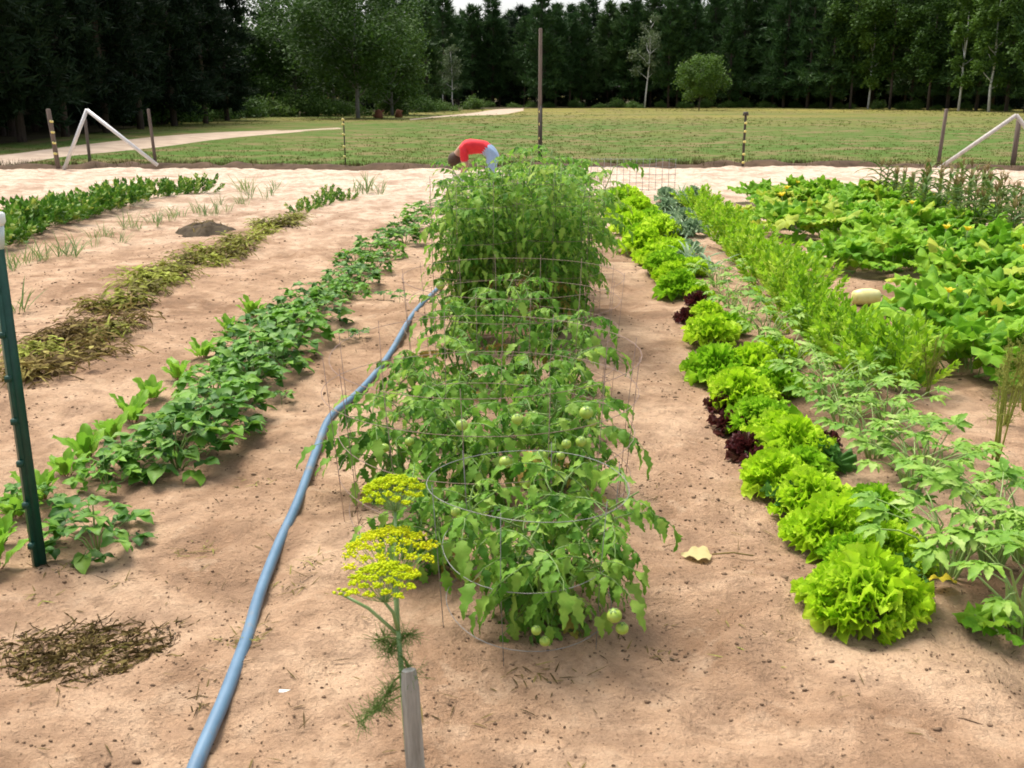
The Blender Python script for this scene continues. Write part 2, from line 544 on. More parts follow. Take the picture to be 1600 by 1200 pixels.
def blade(L, Wd, prof, ns=6, nc=1, fold=.25, a0=0.0, droop=.6, wav=0.0, wf=3.0, rg=None, pw=1.0):
    """a leaf blade from the origin along +Y, upper side +Z"""
    rg = rg or RNG
    ph = rg.uniform(0, 6.28, 2)
    V, F = [], []
    y = z = 0.0
    for i in range(ns + 1):
        t = i / ns
        a = a0 - droop * t ** pw
        if i:
            y += L / ns * math.cos(a); z += L / ns * math.sin(a)
        w = Wd * prof(t)
        for j in range(-nc, nc + 1):
            s = j / nc
            lift = fold * abs(s) * w + wav * math.sin(wf * 6.28 * t + ph[0 if s < 0 else 1] + s * 2.0) * s * s
            V.append((w * s * (1 - .15 * fold), y - math.sin(a) * lift, z + math.cos(a) * lift))
    c = 2 * nc + 1
    for i in range(ns):
        for j in range(c - 1):
            F.append((i * c + j, i * c + j + 1, (i + 1) * c + j + 1, (i + 1) * c + j))
    return np.array(V), F


def ovate(t):
    return max(.03, math.sin(PI * min(1, t ** .62)) ** .9)


def lance(t):
    return max(.02, math.sin(PI * t ** .8))


def toothed(t):
    b = math.sin(PI / 2 * min(1, t / .3)) ** .8 if t < .3 else max(.02, ((1 - t) / .7) ** .85)
    return max(.02, b) * (1.0 if int(round(t * 10)) % 2 else .62)


def TM(loc=(0, 0, 0), az=0, pit=0, roll=0, s=1.0):
    return Matrix.Translation(loc) @ Matrix.Rotation(az, 4, 'Z') @ Matrix.Rotation(pit, 4, 'X') @ Matrix.Rotation(roll, 4, 'Y') @ Matrix.Diagonal((s, s, s, 1))


def link(name, me, parent=None, T=None):
    o = bpy.data.objects.new(name, me)
    C.objects.link(o)
    if parent is not None:
        o.parent = parent
    if T is not None:
        o.matrix_basis = T if isinstance(T, Matrix) else Matrix(T)
    return o


def tag(o, label, cat, group=None):
    o['label'] = label
    o['category'] = cat
    if group:
        o['group'] = group
    return o


def thing(name, label, cat, loc=(0, 0, 0), rz=0.0, group=None, s=1.0):
    o = bpy.data.objects.new(name, None)
    o.empty_display_size = .1
    C.objects.link(o)
    o.location = loc
    o.rotation_euler = (0, 0, rz)
    o.scale = (s, s, s)
    return tag(o, label, cat, group)


def struct(name, me):
    o = link(name, me)
    o['kind'] = 'structure'
    return o


def stuff(name, me, label=None, cat=None):
    o = link(name, me)
    o['kind'] = 'stuff'
    if label:
        tag(o, label, cat)
    return o


rnd = random.uniform

# ================================================================== GROUND
def far_edge(x):
    return 25.6 + .5 * np.sin(x * .35) + .9 * vnoise(x, x * 0 + 3, 2.5, 31) + np.where(x < -8, (x + 8) * .25, 0)


def build_ground():
    # the meadow: one sheet to the horizon
    n = 120
    g = np.linspace(-1, 1, n)
    g = np.sign(g) * np.abs(g) ** 2.6 * 1500
    X, Y = np.meshgrid(g, g + 40)
    Z = -.09 + .10 * vnoise(X, Y, 14, 41) * np.clip((Y - 28) / 20, 0, 1) - .02 * np.clip((30 - Y) / 4, 0, 1)
    V = np.stack([X, Y, Z], -1).reshape(-1, 3)
    i = np.arange(n * n).reshape(n, n)
    F = np.stack([i[:-1, :-1], i[:-1, 1:], i[1:, 1:], i[1:, :-1]], -1).reshape(-1, 4)
    struct('field', fast_mesh('field', V, F, 'field', True))
    # worked sandy soil of the plot
    N, K = 430, 520
    ys = np.concatenate([np.linspace(-5, 1.1, 24), 1.2 * (26.5 / 1.2) ** (np.arange(N) / (N - 1))])
    u = np.linspace(-1, 1, K)
    X = u[None, :] * (np.maximum(ys, 0) * .95 + 3.0)[:, None]
    Y = np.repeat(ys[:, None], K, 1)
    fe = far_edge(X)
    over = np.clip(Y - fe, 0, 3)
    Yc = np.minimum(Y, fe + over * .2)
    Z = soil_h(X, Yc) + .01 - .14 * np.clip((Yc - (fe - .5)) / .5, 0, 1)
    V = np.stack([X, Yc, Z], -1).reshape(-1, 3)
    i = np.arange(X.size).reshape(X.shape)
    F = np.stack([i[:-1, :-1], i[:-1, 1:], i[1:, 1:], i[1:, :-1]], -1).reshape(-1, 4)
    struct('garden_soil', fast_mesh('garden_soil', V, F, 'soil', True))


build_ground()


def ribbon(name, near, far, m, z=-.045, sub=8):
    a = [P(*q) for q in near]; b = [P(*q) for q in far]

    def smooth(pts):
        out = []
        for i in range(len(pts) - 1):
            for k in range(sub):
                t = k / sub
                p0 = pts[max(i - 1, 0)]; p1 = pts[i]; p2 = pts[i + 1]; p3 = pts[min(i + 2, len(pts) - 1)]
                out.append(.5 * ((2 * p1) + (p2 - p0) * t + (2 * p0 - 5 * p1 + 4 * p2 - p3) * t * t + (-p0 + 3 * p1 - 3 * p2 + p3) * t ** 3))
        out.append(pts[-1])
        return out
    a, b = smooth(a), smooth(b)
    k = len(a); c = 7
    V = []
    for i in range(k):
        for j in range(c):
            q = a[i].lerp(b[i], j / (c - 1))
            e = (j == 0 or j == c - 1)
            V.append((q.x, q.y + (rnd(-.25, .25) if e else 0), z - (.06 if e else 0) + (.015 if j == 3 else 0)))
    F = [(i * c + j, i * c + j + 1, (i + 1) * c + j + 1, (i + 1) * c + j) for i in range(k - 1) for j in range(c - 1)]
    struct(name, MB().add(V, F).mesh(name, m))


ribbon('dirt_track', [(-260, 283), (0, 254), (110, 240), (250, 228), (350, 216), (440, 208), (540, 200)],
       [(-260, 262), (0, 238), (130, 222), (250, 209), (340, 203.5), (430, 201), (520, 197.5)], 'track')
ribbon('dirt_path', [(640, 186), (690, 181), (740, 178.5), (790, 177), (818, 173)], [(640, 185), (690, 180), (740, 175), (775, 169.5), (818, 167.5)], 'track')
_fl = MB()
fl_pts = [(-120, 26), (-40, 30), (-21, 38), (-24, 58), (-30, 85), (-18, 120), (0, 148), (20, 158), (60, 158), (140, 150), (400, 150), (400, 420), (-400, 420), (-400, 26)]
_fl.add([(x, y, -.035) for x, y in fl_pts], [tuple(range(len(fl_pts)))])
struct('forest_floor', _fl.mesh('forest_floor', 'floor', False))

# meadow grass: tufts denser towards the plot
def grass_tufts(pts, hmin, hmax, wid, nb, m, name, spread=.12):
    k = len(pts)
    V = np.zeros((k, nb, 3, 3))
    a = RNG.uniform(0, 6.28, (k, nb)); d = RNG.uniform(0, spread, (k, nb))
    bx = pts[:, None, 0] + np.cos(a) * d; by = pts[:, None, 1] + np.sin(a) * d
    h = RNG.uniform(hmin, hmax, (k, nb)); o = RNG.uniform(0, 6.28, (k, nb)); ln = RNG.uniform(.1, .7, (k, nb)) * h
    w = wid * RNG.uniform(.6, 1.4, (k, nb)) * np.clip(pts[:, None, 1] / 30, 1, 4)
    q = RNG.uniform(0, 6.28, (k, nb))
    z0 = pts[:, None, 2]
    V[..., 0, 0] = bx - np.cos(q) * w; V[..., 0, 1] = by - np.sin(q) * w; V[..., 0, 2] = z0
    V[..., 1, 0] = bx + np.cos(q) * w; V[..., 1, 1] = by + np.sin(q) * w; V[..., 1, 2] = z0
    V[..., 2, 0] = bx + np.cos(o) * ln; V[..., 2, 1] = by + np.sin(o) * ln; V[..., 2, 2] = z0 + h
    F = np.arange(k * nb * 3).reshape(-1, 3)
    return fast_mesh(name, V.reshape(-1, 3), F, m)


gp = []
while len(gp) < 16000:
    y = 26.2 + 110 * random.random() ** 2.2
    x = rnd(-1, 1) * (y * .62 + 6)
    if y < float(far_edge(np.array([x]))[0]) + .25:
        continue
    # leave the wheel tracks bare
    gp.append((x, y, -.09))
gp = np.array(gp)


def in_track(x, y):
    dx, dy = x, y
    c = _R[0] * x + _R[1] * y
    f = _F[0] * x + _F[1] * y + _F[2] * (-CAM_H)
    u = _U[0] * x + _U[1] * y + _U[2] * (-CAM_H)
    px = 800 + FPX * c / f; py = 600 - FPX * u / f
    lo = np.interp(px, [-260, 0, 110, 250, 350, 440, 540], [283, 254, 240, 228, 216, 208, 200])
    hi = np.interp(px, [-260, 0, 130, 250, 340, 430, 520], [262, 238, 222, 209, 203.5, 201, 197.5])
    return (py < lo) & (py > hi) & (px < 530)


gp = gp[~in_track(gp[:, 0], gp[:, 1])]
stuff('meadow_grass', grass_tufts(gp, .02, .07, .010, 7, 'grass', 'meadow_grass', .18), 'short mown meadow grass between the garden and the forest', 'grass')
bx_ = np.linspace(-26, 26, 420)
bc_ = np.linspace(-1, 1, 9)
BX = np.repeat(bx_[:, None], 9, 1)
BY = far_edge(bx_)[:, None] + .15 + bc_[None, :] * (.55 + .25 * vnoise(bx_, bx_ * 0, .7, 33))[:, None]
BZ = -.13 + (1 - bc_[None, :] ** 2) * (.22 + .16 * vnoise(BX, BY, .4, 34))
bi = np.arange(BX.size).reshape(BX.shape)
struct('soil_bank', fast_mesh('soil_bank', np.stack([BX, BY, BZ], -1).reshape(-1, 3), np.stack([bi[:-1, :-1], bi[1:, :-1], bi[1:, 1:], bi[:-1, 1:]], -1).reshape(-1, 4), 'bank', True))
ex = RNG.uniform(-22, 22, 1500)
ey = far_edge(ex) + RNG.normal(.35, .2, 1500)
ep = np.stack([ex, ey, np.full_like(ex, -.03)], 1)
stuff('edge_weeds', grass_tufts(ep, .08, .26, .010, 7, 'weed', 'edge_weeds', .12), 'strip of brown weeds along the far edge of the sand', 'weeds')

# ================================================================== TREES
def rvec(n):
    v = RNG.normal(size=(n, 3))
    return v / np.linalg.norm(v, axis=1)[:, None]


def needle_tufts(cent, dirs, size, per, m, name, wid=.11):
    """each tuft: thin triangles fanning out round its twig direction"""
    k = len(cent)
    d = dirs[:, None, :] * .9 + RNG.normal(size=(k, per, 3)) * .55
    d /= np.linalg.norm(d, axis=2)[..., None]
    s = np.asarray(size).reshape(-1, 1, 1) * RNG.uniform(.6, 1.2, (k, per, 1))
    side = np.cross(d, RNG.normal(size=(k, per, 3)))
    side /= np.linalg.norm(side, axis=2)[..., None]
    c = cent[:, None, :] + RNG.normal(size=(k, per, 3)) * s * .18
    V = np.stack([c - side * s * wid, c + side * s * wid, c + d * s], 2)
    return fast_mesh(name, V.reshape(-1, 3), np.arange(k * per * 3).reshape(-1, 3), m)


def leaf_cloud(cent, size, m, name):
    """small folded four-point leaves with random tilt"""
    k = len(cent)
    n = rvec(k); n[:, 2] = np.abs(n[:, 2]) + .35
    n /= np.linalg.norm(n, axis=1)[:, None]
    a = np.cross(n, rvec(k)); a /= np.linalg.norm(a, axis=1)[:, None]
    b = np.cross(n, a)
    s = (np.asarray(size) * RNG.uniform(.6, 1.4, k))[:, None]
    V = np.stack([cent - a * s, cent + b * s * .55 - n * s * .1, cent + a * s, cent - b * s * .55 - n * s * .1], 1)
    i = np.arange(k) * 4
    F = np.stack([i, i + 1, i + 2, i + 3], 1)
    return fast_mesh(name, V.reshape(-1, 3), F, m)


def pine_meshes(H, base, rad, whorls, nbr, per, tsize, needles, tuft, droop=.1, ex=.75):
    tb = MB()
    tb.add(*tube([(0, 0, -.2), (rnd(-.1, .1), rnd(-.1, .1), H * .4), (rnd(-.15, .15), rnd(-.15, .15), H * .75), (0, 0, H)], [H * .012, H * .0095, H * .005, .02], 8))
    cent, dirs, sz = [], [], []
    for w in range(whorls):
        t = w / (whorls - 1)
        z = base + (H - base) * t
        ln = rad * rnd(.72, 1.15) * ((1 - t) ** ex) * (.35 + .65 * min(1, t * 5 + .25)) + .25
        for b in range(nbr):
            a = rnd(0, 6.28); L = ln * rnd(.6, 1.15)
            up = rnd(-.12, .25) + .5 * t - droop
            d = np.array([math.cos(a) * math.cos(up), math.sin(a) * math.cos(up), math.sin(up)])
            p0 = np.array([0, 0, z + rnd(-.2, .2)])
            tb.add(*tube([p0, p0 + d * L * .85], [H * .002, .006], 3, False))
            k = max(2, int(per * L / rad) + 1)
            for q in range(k):
                f = .25 + .75 * (q + rnd(0, 1)) / k
                c = p0 + d * L * f + np.array([0, 0, -.12 * f * f * L])
                cent.append(c + RNG.normal(size=3) * .12 * L * .5); dirs.append(d * .8 + np.array([0, 0, .35])); sz.append(tsize * rnd(.7, 1.2))
    return tb.mesh('pine_trunk', 'bark'), needle_tufts(np.array(cent), np.array(dirs), sz, tuft, needles, 'pine_crown')


def broad_meshes(H, base, rad, nleaf, lsize, lm, tm, lobes=14, tr=.02, lean=0.0, forks=6, flat=1.0):
    tb = MB()
    top = H * .8
    tpts = [np.array([lean * z / H + rnd(-.12, .12) * (z > 0), rnd(-.1, .1) * (z > 0), z]) for z in np.linspace(-.2, top, 6)]
    tb.add(*tube(tpts, [H * tr * (1 - .8 * i / 5) for i in range(6)], 8))
    cc = []
    for i in range(lobes):
        t = (i + .5) / lobes
        z = base + (H - base) * t
        rr = rad * math.sin(PI * (t * .8 + .15)) ** .6 * flat
        a = i * 2.4 + rnd(-.4, .4)
        r = rr * rnd(.35, .8)
        c = np.array([math.cos(a) * r + lean * z / H, math.sin(a) * r, z + rnd(-.3, .3)])
        cc.append((c, rr * rnd(.35, .6)))
        s = np.array([lean * z / H * .7, 0, max(base * .7, z - r * .9)])
        if i < forks * 2:
            tb.add(*tube([s, (s + c) / 2 + RNG.normal(size=3) * .1, c], [H * tr * .45, H * tr * .25, .015], 5, False))
    pts = []
    wsum = sum(q[1] ** 2 for q in cc)
    for c, r in cc:
        k = int(nleaf * r * r / wsum)
        # sub clumps give light and dark masses
        sub = c + rvec(9) * r * RNG.uniform(.45, 1.0, (9, 1)) * np.array([1, 1, .75])
        j = RNG.integers(0, 9, k)
        pts.append(sub[j] + RNG.normal(size=(k, 3)) * r * .27)
    pts = np.concatenate(pts)
    return tb.mesh('trunk', tm), leaf_cloud(pts, lsize, lm, 'crown')


def plant_tree(name, meshes, label, x, y, s, cat='tree', group=None, sz=1.0, rz=None):
    t = thing(name, label, cat, (x, y, -.06), rnd(0, 6.28) if rz is None else rz, group, s)
    t.scale = (s, s, s * sz)
    link('trunk', meshes[0], t)
    link('crown', meshes[1], t)
    return t


farpine = [pine_meshes(14, b, r, 19, 8, 9, .7, 'pine', 9, .1, e) for b, r, e in ((3.0, 3.2, .5), (4.0, 3.2, .4), (1.8, 3.4, .6))]
nearpine = [pine_meshes(16, b, r, 26, 10, 14, .46, 'pine_shaded', 12, .15) for b, r in ((1.2, 3.0), (2.0, 2.7))]
lowpine = [pine_meshes(9, .4, 2.3, 14, 8, 6, .6, 'pine_shaded', 8, .1)]
oakm = [broad_meshes(11, 2.2, 4.6, 15000, .15, 'oak', 'greybark', 18, .017), broad_meshes(10, 1.2, 4.2, 14000, .15, 'oak', 'greybark', 16, .016)]
young = broad_meshes(6.5, 1.6, 3.0, 9000, .13, 'lightoak', 'bark', 14, .012)
birchm = [broad_meshes(13, 4.5, 2.6, 2600, .13, 'birchleaf', 'birch', 12, .0105, .8, 6), broad_meshes(12, 3.5, 2.0, 2600, .13, 'birchleaf', 'birch', 11, .009, -.5, 4)]
aspen = [broad_meshes(15, 3.0, 3.0, 9000, .16, 'oak', 'bark', 14, .010, .3, 3), broad_meshes(14, 2.5, 2.3, 6500, .16, 'lightoak', 'birch', 14, .009, -.3, 3)]


def shrub_mesh(r, h, n, m):
    a = RNG.uniform(0, 6.28, 14); q = np.sqrt(RNG.uniform(0, 1, 14)) * r
    sub = np.stack([np.cos(a) * q, np.sin(a) * q, RNG.uniform(.25, .8, 14) * h * (1 - .5 * (q / r) ** 2)], 1)
    pts = sub[RNG.integers(0, 14, n)] + RNG.normal(size=(n, 3)) * np.array([.24 * r, .24 * r, .17 * h])
    pts[:, 2] = np.abs(pts[:, 2])
    tb = MB()
    for i in range(6):
        tb.add(*tube([(0, 0, -.1), sub[i] * .5, sub[i]], [.03, .02, .008], 4, False))
    return tb.mesh('branches', 'bark'), leaf_cloud(pts, .10, m, 'foliage')


shrubs = [shrub_mesh(1.6, 1.3, 2200, 'shrub'), shrub_mesh(1.3, 1.7, 2200, 'shrub'), shrub_mesh(1.8, 1.5, 2600, 'oak')]


def plant_shrub(k, label, x, y, s, group):
    t = thing('forest_shrub', label, 'shrub', (x, y, -.07), rnd(0, 6.28), group, s)
    link('branches', shrubs[k][0], t); link('foliage', shrubs[k][1], t)


def at(px, D):
    """ground point under a pixel column at distance D along the row direction"""
    d = ray(px, 148)
    return d[0] / d[1] * D, D


# pines of the far treeline, front rank then deeper ranks
def treetop(px):
    return float(np.interp(px, [560, 700, 900, 1000, 1150, 1400], [1.2, 1.1, 1.08, 1.15, 1.25, 1.28])) * rnd(.8, 1.12)


k = 0
for i in range(40):
    px = 640 + i * 25 + rnd(-9, 9)
    x, y = at(px, 158 + rnd(-7, 6))
    k += 1
    plant_tree('pine_tree', farpine[i % 3], f'{nth(k)} pine from the left in the front rank of the far treeline', x, y, treetop(px), group='pines of the far treeline')
for rank in range(4):
    for i in range(36):
        px = 560 + i * 33 + rnd(-14, 14)
        x, y = at(px, 165 + rank * 8 + rnd(-3, 3))
        plant_tree('pine_tree', farpine[(i + rank) % 3] if rank in (1, 3) else lowpine[0], 'dark pine deep in the far forest behind the front rank', x, y, treetop(px) * (1.0 if rank in (1, 3) else 1.35), group='pines deep in the far forest')
# right-hand taller mixed edge
k = 0
for px, D, s, kind in [(1225, 150, 1.25, 'p'), (1262, 146, 1.3, 'p'), (1300, 142, 1.3, 'p'), (1330, 140, 1.25, 'a'), (1358, 138, 1.2, 'b'), (1392, 136, 1.3, 'a'),
                       (1425, 138, 1.35, 'p'), (1452, 130, 1.2, 'a'), (1482, 132, 1.35, 'p'), (1500, 124, 1.2, 'a'), (1528, 126, 1.3, 'p'), (1548, 118, 1.2, 'a'), (1575, 120, 1.3, 'p'), (1605, 114, 1.2, 'a'), (1640, 112, 1.3, 'p')]:
    x, y = at(px, D)
    if kind == 'p':
        k += 1
        plant_tree('pine_tree', farpine[2], f'{nth(k)} tall dark pine from the left along the right forest edge', x, y, s, group='pines of the right forest edge')
    else:
        m = aspen[1] if kind == 'b' or px in (1500, 1548) else aspen[0]
        plant_tree('aspen_tree', m, {1330: 'slim dark-trunked aspen beside the white-trunked one, right forest edge', 1358: 'white-trunked aspen standing at the right forest edge',
                   1392: 'leafy green aspen next to the white-trunked one, right side', 1452: 'leafy aspen behind the single post at the right',
                   1500: 'pale-trunked aspen behind the slanting rail at the right', 1548: 'pale-trunked aspen above the peak of the slanting rail',
                   1605: 'aspen at the far right border of the photo'}[px], x, y, s, group='aspens of the right forest edge')
for i in range(22):
    px = 1200 + i * 24 + rnd(-8, 8)
    x, y = at(px, 152 - max(0, px - 1250) * .07 + 12 + rnd(-4, 8))
    plant_tree('pine_tree', farpine[i % 3] if i % 2 else lowpine[0], 'dark pine deep in the right forest behind its edge', x, y, rnd(1.2, 1.45), group='pines deep in the right forest')
# dark near wood at the left
k = 0
NEAR = [(-60, 36), (25, 40), (95, 45), (160, 50), (215, 56), (268, 62), (318, 68), (352, 76)]
for px, D in NEAR:
    x, y = at(px, D)
    k += 1
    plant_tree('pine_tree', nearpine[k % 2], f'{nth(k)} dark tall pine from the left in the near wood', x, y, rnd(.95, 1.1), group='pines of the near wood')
for i in range(46):
    rank = i // 15
    px = -160 + (i % 15) * 36 + rnd(-12, 12)
    D = np.interp(px, [-160, 0, 160, 350], [30, 40, 52, 82]) + 6 + rank * 7 + rnd(-2, 2)
    x, y = at(px, D)
    if px > 345 - rank * 10:
        continue
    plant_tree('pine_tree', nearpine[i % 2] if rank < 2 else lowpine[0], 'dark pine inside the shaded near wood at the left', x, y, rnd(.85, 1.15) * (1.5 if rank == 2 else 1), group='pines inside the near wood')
for i in range(11):
    x, y = at(355 + i * 30 + rnd(-8, 8), 132 + rnd(-4, 4))
    plant_tree('pine_tree', lowpine[0], 'dark young pine deep behind the middle clump', x, y, rnd(1.0, 1.25), group='young pines deep behind the middle clump')
# middle broadleaf clump and single trees
for px, D, s, m, lab in [(405, 92, .74, oakm[1], 'leafy green broadleaf tree at the left end of the middle clump'),
                         (462, 96, 1.0, oakm[0], 'broadleaf tree between its neighbours in the middle clump, left of the slim trunk'),
                         (558, 84, 1.05, oakm[0], 'large leafy tree with a slim pale trunk in the middle clump'),
                         (612, 98, .95, oakm[1], 'dark broadleaf tree at the right end of the middle clump'),
                         (520, 108, 1.15, oakm[1], 'tall broadleaf tree at the back of the middle clump')]:
    x, y = at(px, D)
    plant_tree('broadleaf_tree', m, lab, x, y, s, group='broadleaf trees of the middle clump')
for i, px in enumerate((372, 398, 430, 470, 505, 545, 590, 625, 668)):
    x, y = at(px, 118 + (i * 7) % 12)
    plant_tree('pine_tree', farpine[i % 3], f'{nth(i + 1)} pine from the left rising behind the middle clump of broadleaf trees', x, y, (.62, .62, 1.0, .85, .95, 1.1, .9, 1.05, .85)[i], group='pines behind the middle clump')
for px, D, s, m, lab, nm in [(1008, 150, .98, birchm[0], 'crooked white birch standing in front of the far pines', 'birch_tree'),
                             (708, 140, .78, birchm[1], 'thin pale birch in front of the far pines near the end of the path', 'birch_tree'),
                             (641, 128, .62, birchm[1], 'small bare-stemmed birch beside the broadleaf clump', 'birch_tree'),
                             (693, 146, .66, birchm[1], 'shorter birch close to the left side of the thin pale birch', 'birch_tree'),
                             (1093, 128, 1.0, young, 'small round light green tree alone on the meadow', 'round_tree')]:
    x, y = at(px, D)
    plant_tree(nm, m, lab, x, y, s, rz=0.3)
k = 0
for px, D in [(215, 62), (255, 66), (300, 72), (345, 80), (385, 84), (425, 88), (455, 90), (500, 92), (545, 95), (610, 100), (650, 112), (690, 120), (735, 132)]:
    x, y = at(px + rnd(-6, 6), D)
    k += 1
    plant_shrub(k % 3, f'{nth(k)} low green shrub from the left along the foot of the woods', x, y, rnd(.9, 1.3), 'shrubs along the foot of the woods')
k = 0
for i in range(26):
    px = 760 + i * 34 + rnd(-10, 10)
    x, y = at(px, 150 - max(0, px - 1250) * .09 + rnd(-1, 3))
    k += 1
    plant_shrub(k % 2, f'{nth(k)} little bush from the left under the far treeline', x, y, rnd(.45, .8), 'bushes under the far treeline')
x, y = at(590, 84)
t = thing('tree_stump', 'rust brown broken stump on the meadow below the broadleaf clump', 'stump', (x, y, -.08), 0, None, .68)
mb = MB().add(*tube([(0, 0, 0), (.03, 0, .35), (.05, 0, .8), (.12, 0, 1.0)], [.62, .5, .42, .1], 9))
mb.add(*tube([(.2, 0, .5), (.7, .1, .95)], [.2, .07], 6)); mb.add(*tube([(-.2, 0, .1), (-.7, 0, .3)], [.2, .1], 6))
link('wood', mb.mesh('stump', 'rustbrown'), t)
x, y = at(622, 86)
t = thing('tree_stump', 'smaller dark stump to the right of the rust brown stump', 'stump', (x, y, -.08))
mb = MB().add(*tube([(0, 0, 0), (0, 0, .4), (.05, 0, .62)], [.35, .27, .2], 8)); mb.add(*tube([(0, 0, .3), (.35, 0, .55)], [.12, .05], 5))
link('wood', mb.mesh('stump_small', 'rustbrown'), t)

# ================================================================== FENCE
FD = 25.3


def fpost(name, label, px, base, top, r, m, D=None, lean=0.0, group='posts along the far fence line', sides=8):
    p = P(px, base)
    b = Vector((p.x, p.y, -.12))
    tp = W(px, top, p.y)
    t = thing(name, label, 'post', b, 0, group)
    h = tp.z + .12
    link('shaft', MB().add(*tube([(0, 0, 0), (lean * .5, 0, h * .5), (lean, 0, h - .02), (lean, 0, h)], [r * .8, r * .77, r * .74, r * .55], sides)).mesh('shaft', m), t)
    return t, h


ins_me = MB().add(*box(.05, .06, .05, (0, -.05, 0))).add(*tube([(0, -.05, 0), (0, -.12, .01)], [.022, .03], 7)).mesh('insulator', 'yellow')


def insulators(t, hs):
    for z in hs:
        link('insulator', ins_me, t, Matrix.Translation((0, 0, z)))


t, h = fpost('fence_post', 'weathered post at the left foot of the silver brace frame', 92, 265, 170, .075, 'wood', lean=-.08)
insulators(t, (.5, .75, 1.0, 1.25))
fpost('fence_post', 'short post under the peak of the silver brace frame', 141, 256, 186, .055, 'wood')
fpost('fence_post', 'tall thin post at the right foot of the silver brace frame', 244, 259, 170, .055, 'wood', lean=-.06)
t, h = fpost('fence_post', 'thin dark post with yellow insulators on the left, standing alone', 540, 259, 183, .022, 'dpost', sides=6)
insulators(t, (.35, .6, .9, 1.15, h - .06))
t, h = fpost('fence_post', 'dark post with pale insulators on the right, standing alone', 1160, 262, 178, .04, 'dpost', sides=6)
insulators(t, (.25, .45, .75, 1.0, 1.2))
link('cap', MB().add(*tube([(0, 0, 0), (0, 0, .09)], [.075, .06], 8)).mesh('cap', 'dpost'), t, Matrix.Translation((0, 0, h - .04)))
t, h = fpost('pole', 'very tall bare wooden pole standing behind the tomato rows', 843, 259, 44, .06, 'wood')
insulators(t, (.8, 1.15, 1.45))
link('splint', MB().add(*box(.07, .05, 1.6, (.03, -.11, .8))).mesh('splint', 'dpost'), t)
fpost('fence_post', 'weathered post at the foot of the slanting rail on the right', 1465, 262, 170, .06, 'wood', lean=.05)
fpost('fence_post', 'upright post under the peak of the slanting rail on the right', 1582, 262, 186, .085, 'wood')


def brace(name, label, segs, m, r=.046):
    p0 = P(*segs[0][0])
    t = thing(name, label, 'brace', (p0.x, p0.y, 0))
    for (a, b) in segs:
        A = W(a[0], a[1], p0.y - .1) - Vector((p0.x, p0.y, 0)); B = W(b[0], b[1], p0.y - .1) - Vector((p0.x, p0.y, 0))
        link('rail', MB().add(*tube([A, (A + B) / 2, B], r, 8)).mesh('rail', m), t)


brace('fence_brace', 'silver peaked brace frame of two slanting rails at the left', [((100, 265), (136, 171)), ((136, 172), (246, 258))], 'pipe')
brace('fence_brace', 'grey slanting rail rising to a peak at the right border', [((1466, 264), (1588, 180)), ((1588, 180), (1650, 262))], 'woodrail', .05)

# wire panel at the far end of the lettuce row
p = P(990, 300)
t = thing('wire_panel', 'thin wire mesh panel at the far end of the lettuce row', 'wire mesh', (p.x, p.y, 0))
for i in range(14):
    link('upright_wire', MB().add(*tube([(-.8 + i * .12, 0, 0), (-.8 + i * .12, 0, .62)], .004, 4)).mesh('upright_wire', 'galv') if i == 0 else bpy.data.meshes['upright_wire'], t, Matrix.Translation((i * .12 if i else 0, 0, 0)))
for j in range(5):
    link('cross_wire', MB().add(*tube([(-.8, .01, 0), (.78, .01, 0)], .004, 4)).mesh('cross_wire', 'galv') if j == 0 else bpy.data.meshes['cross_wire'], t, Matrix.Translation((0, 0, .04 + j * .14)))

# near green post with its fitting
b = P(62, 884)
t = thing('fence_post', 'dark green metal post leaning out of the frame at the near left', 'post', (b.x, b.y, -.1))
tp = W(-14, 330, b.y + .12) - Vector((b.x, b.y, -.1))
top2 = tp * 1.12
mb = MB()
mb.add(*tube([(0, 0, 0), top2], [.030, .030], 4))
link('shaft', mb.mesh('shaft_near', 'gpost'), t)
f = MB()
dirv = np.array(top2) / np.linalg.norm(top2)
f.add(*tube([np.array([0, -.025, 0]), np.array([0, -.025, 0]) + np.array(top2)], .011, 4))
link('rib', f.mesh('rib', 'gpost'), t)
for q in range(9):
    c = np.array(top2) * (.12 + .1 * q)
    link('stud', MB().add(*box(.02, .02, .022, c + np.array([0, -.038, 0]))).mesh('stud', 'gpost'), t)
cc = W(-9, 345, b.y + .06) - Vector((b.x, b.y, -.1))
g = MB().add(*tube([cc + Vector((0, 0, -.10)), cc + Vector((0, 0, -.02))], [.022, .03], 10)).mesh('gauge_body', 'clear')
gb = link('gauge_body', g, t)
link('gauge_rim', MB().add(*tube([cc + Vector((0, 0, -.02)), cc + Vector((0, 0, -.005)), cc + Vector((0, 0, .025)), cc + Vector((0, 0, .03))], [.028, .037, .037, .03], 12)).mesh('gauge_rim', 'white'), gb)
link('bracket', MB().add(*tube([cc + Vector((0, 0, 0)), cc + Vector((-.08, .02, 0))], .012, 5)).mesh('bracket', 'gpost'), t)

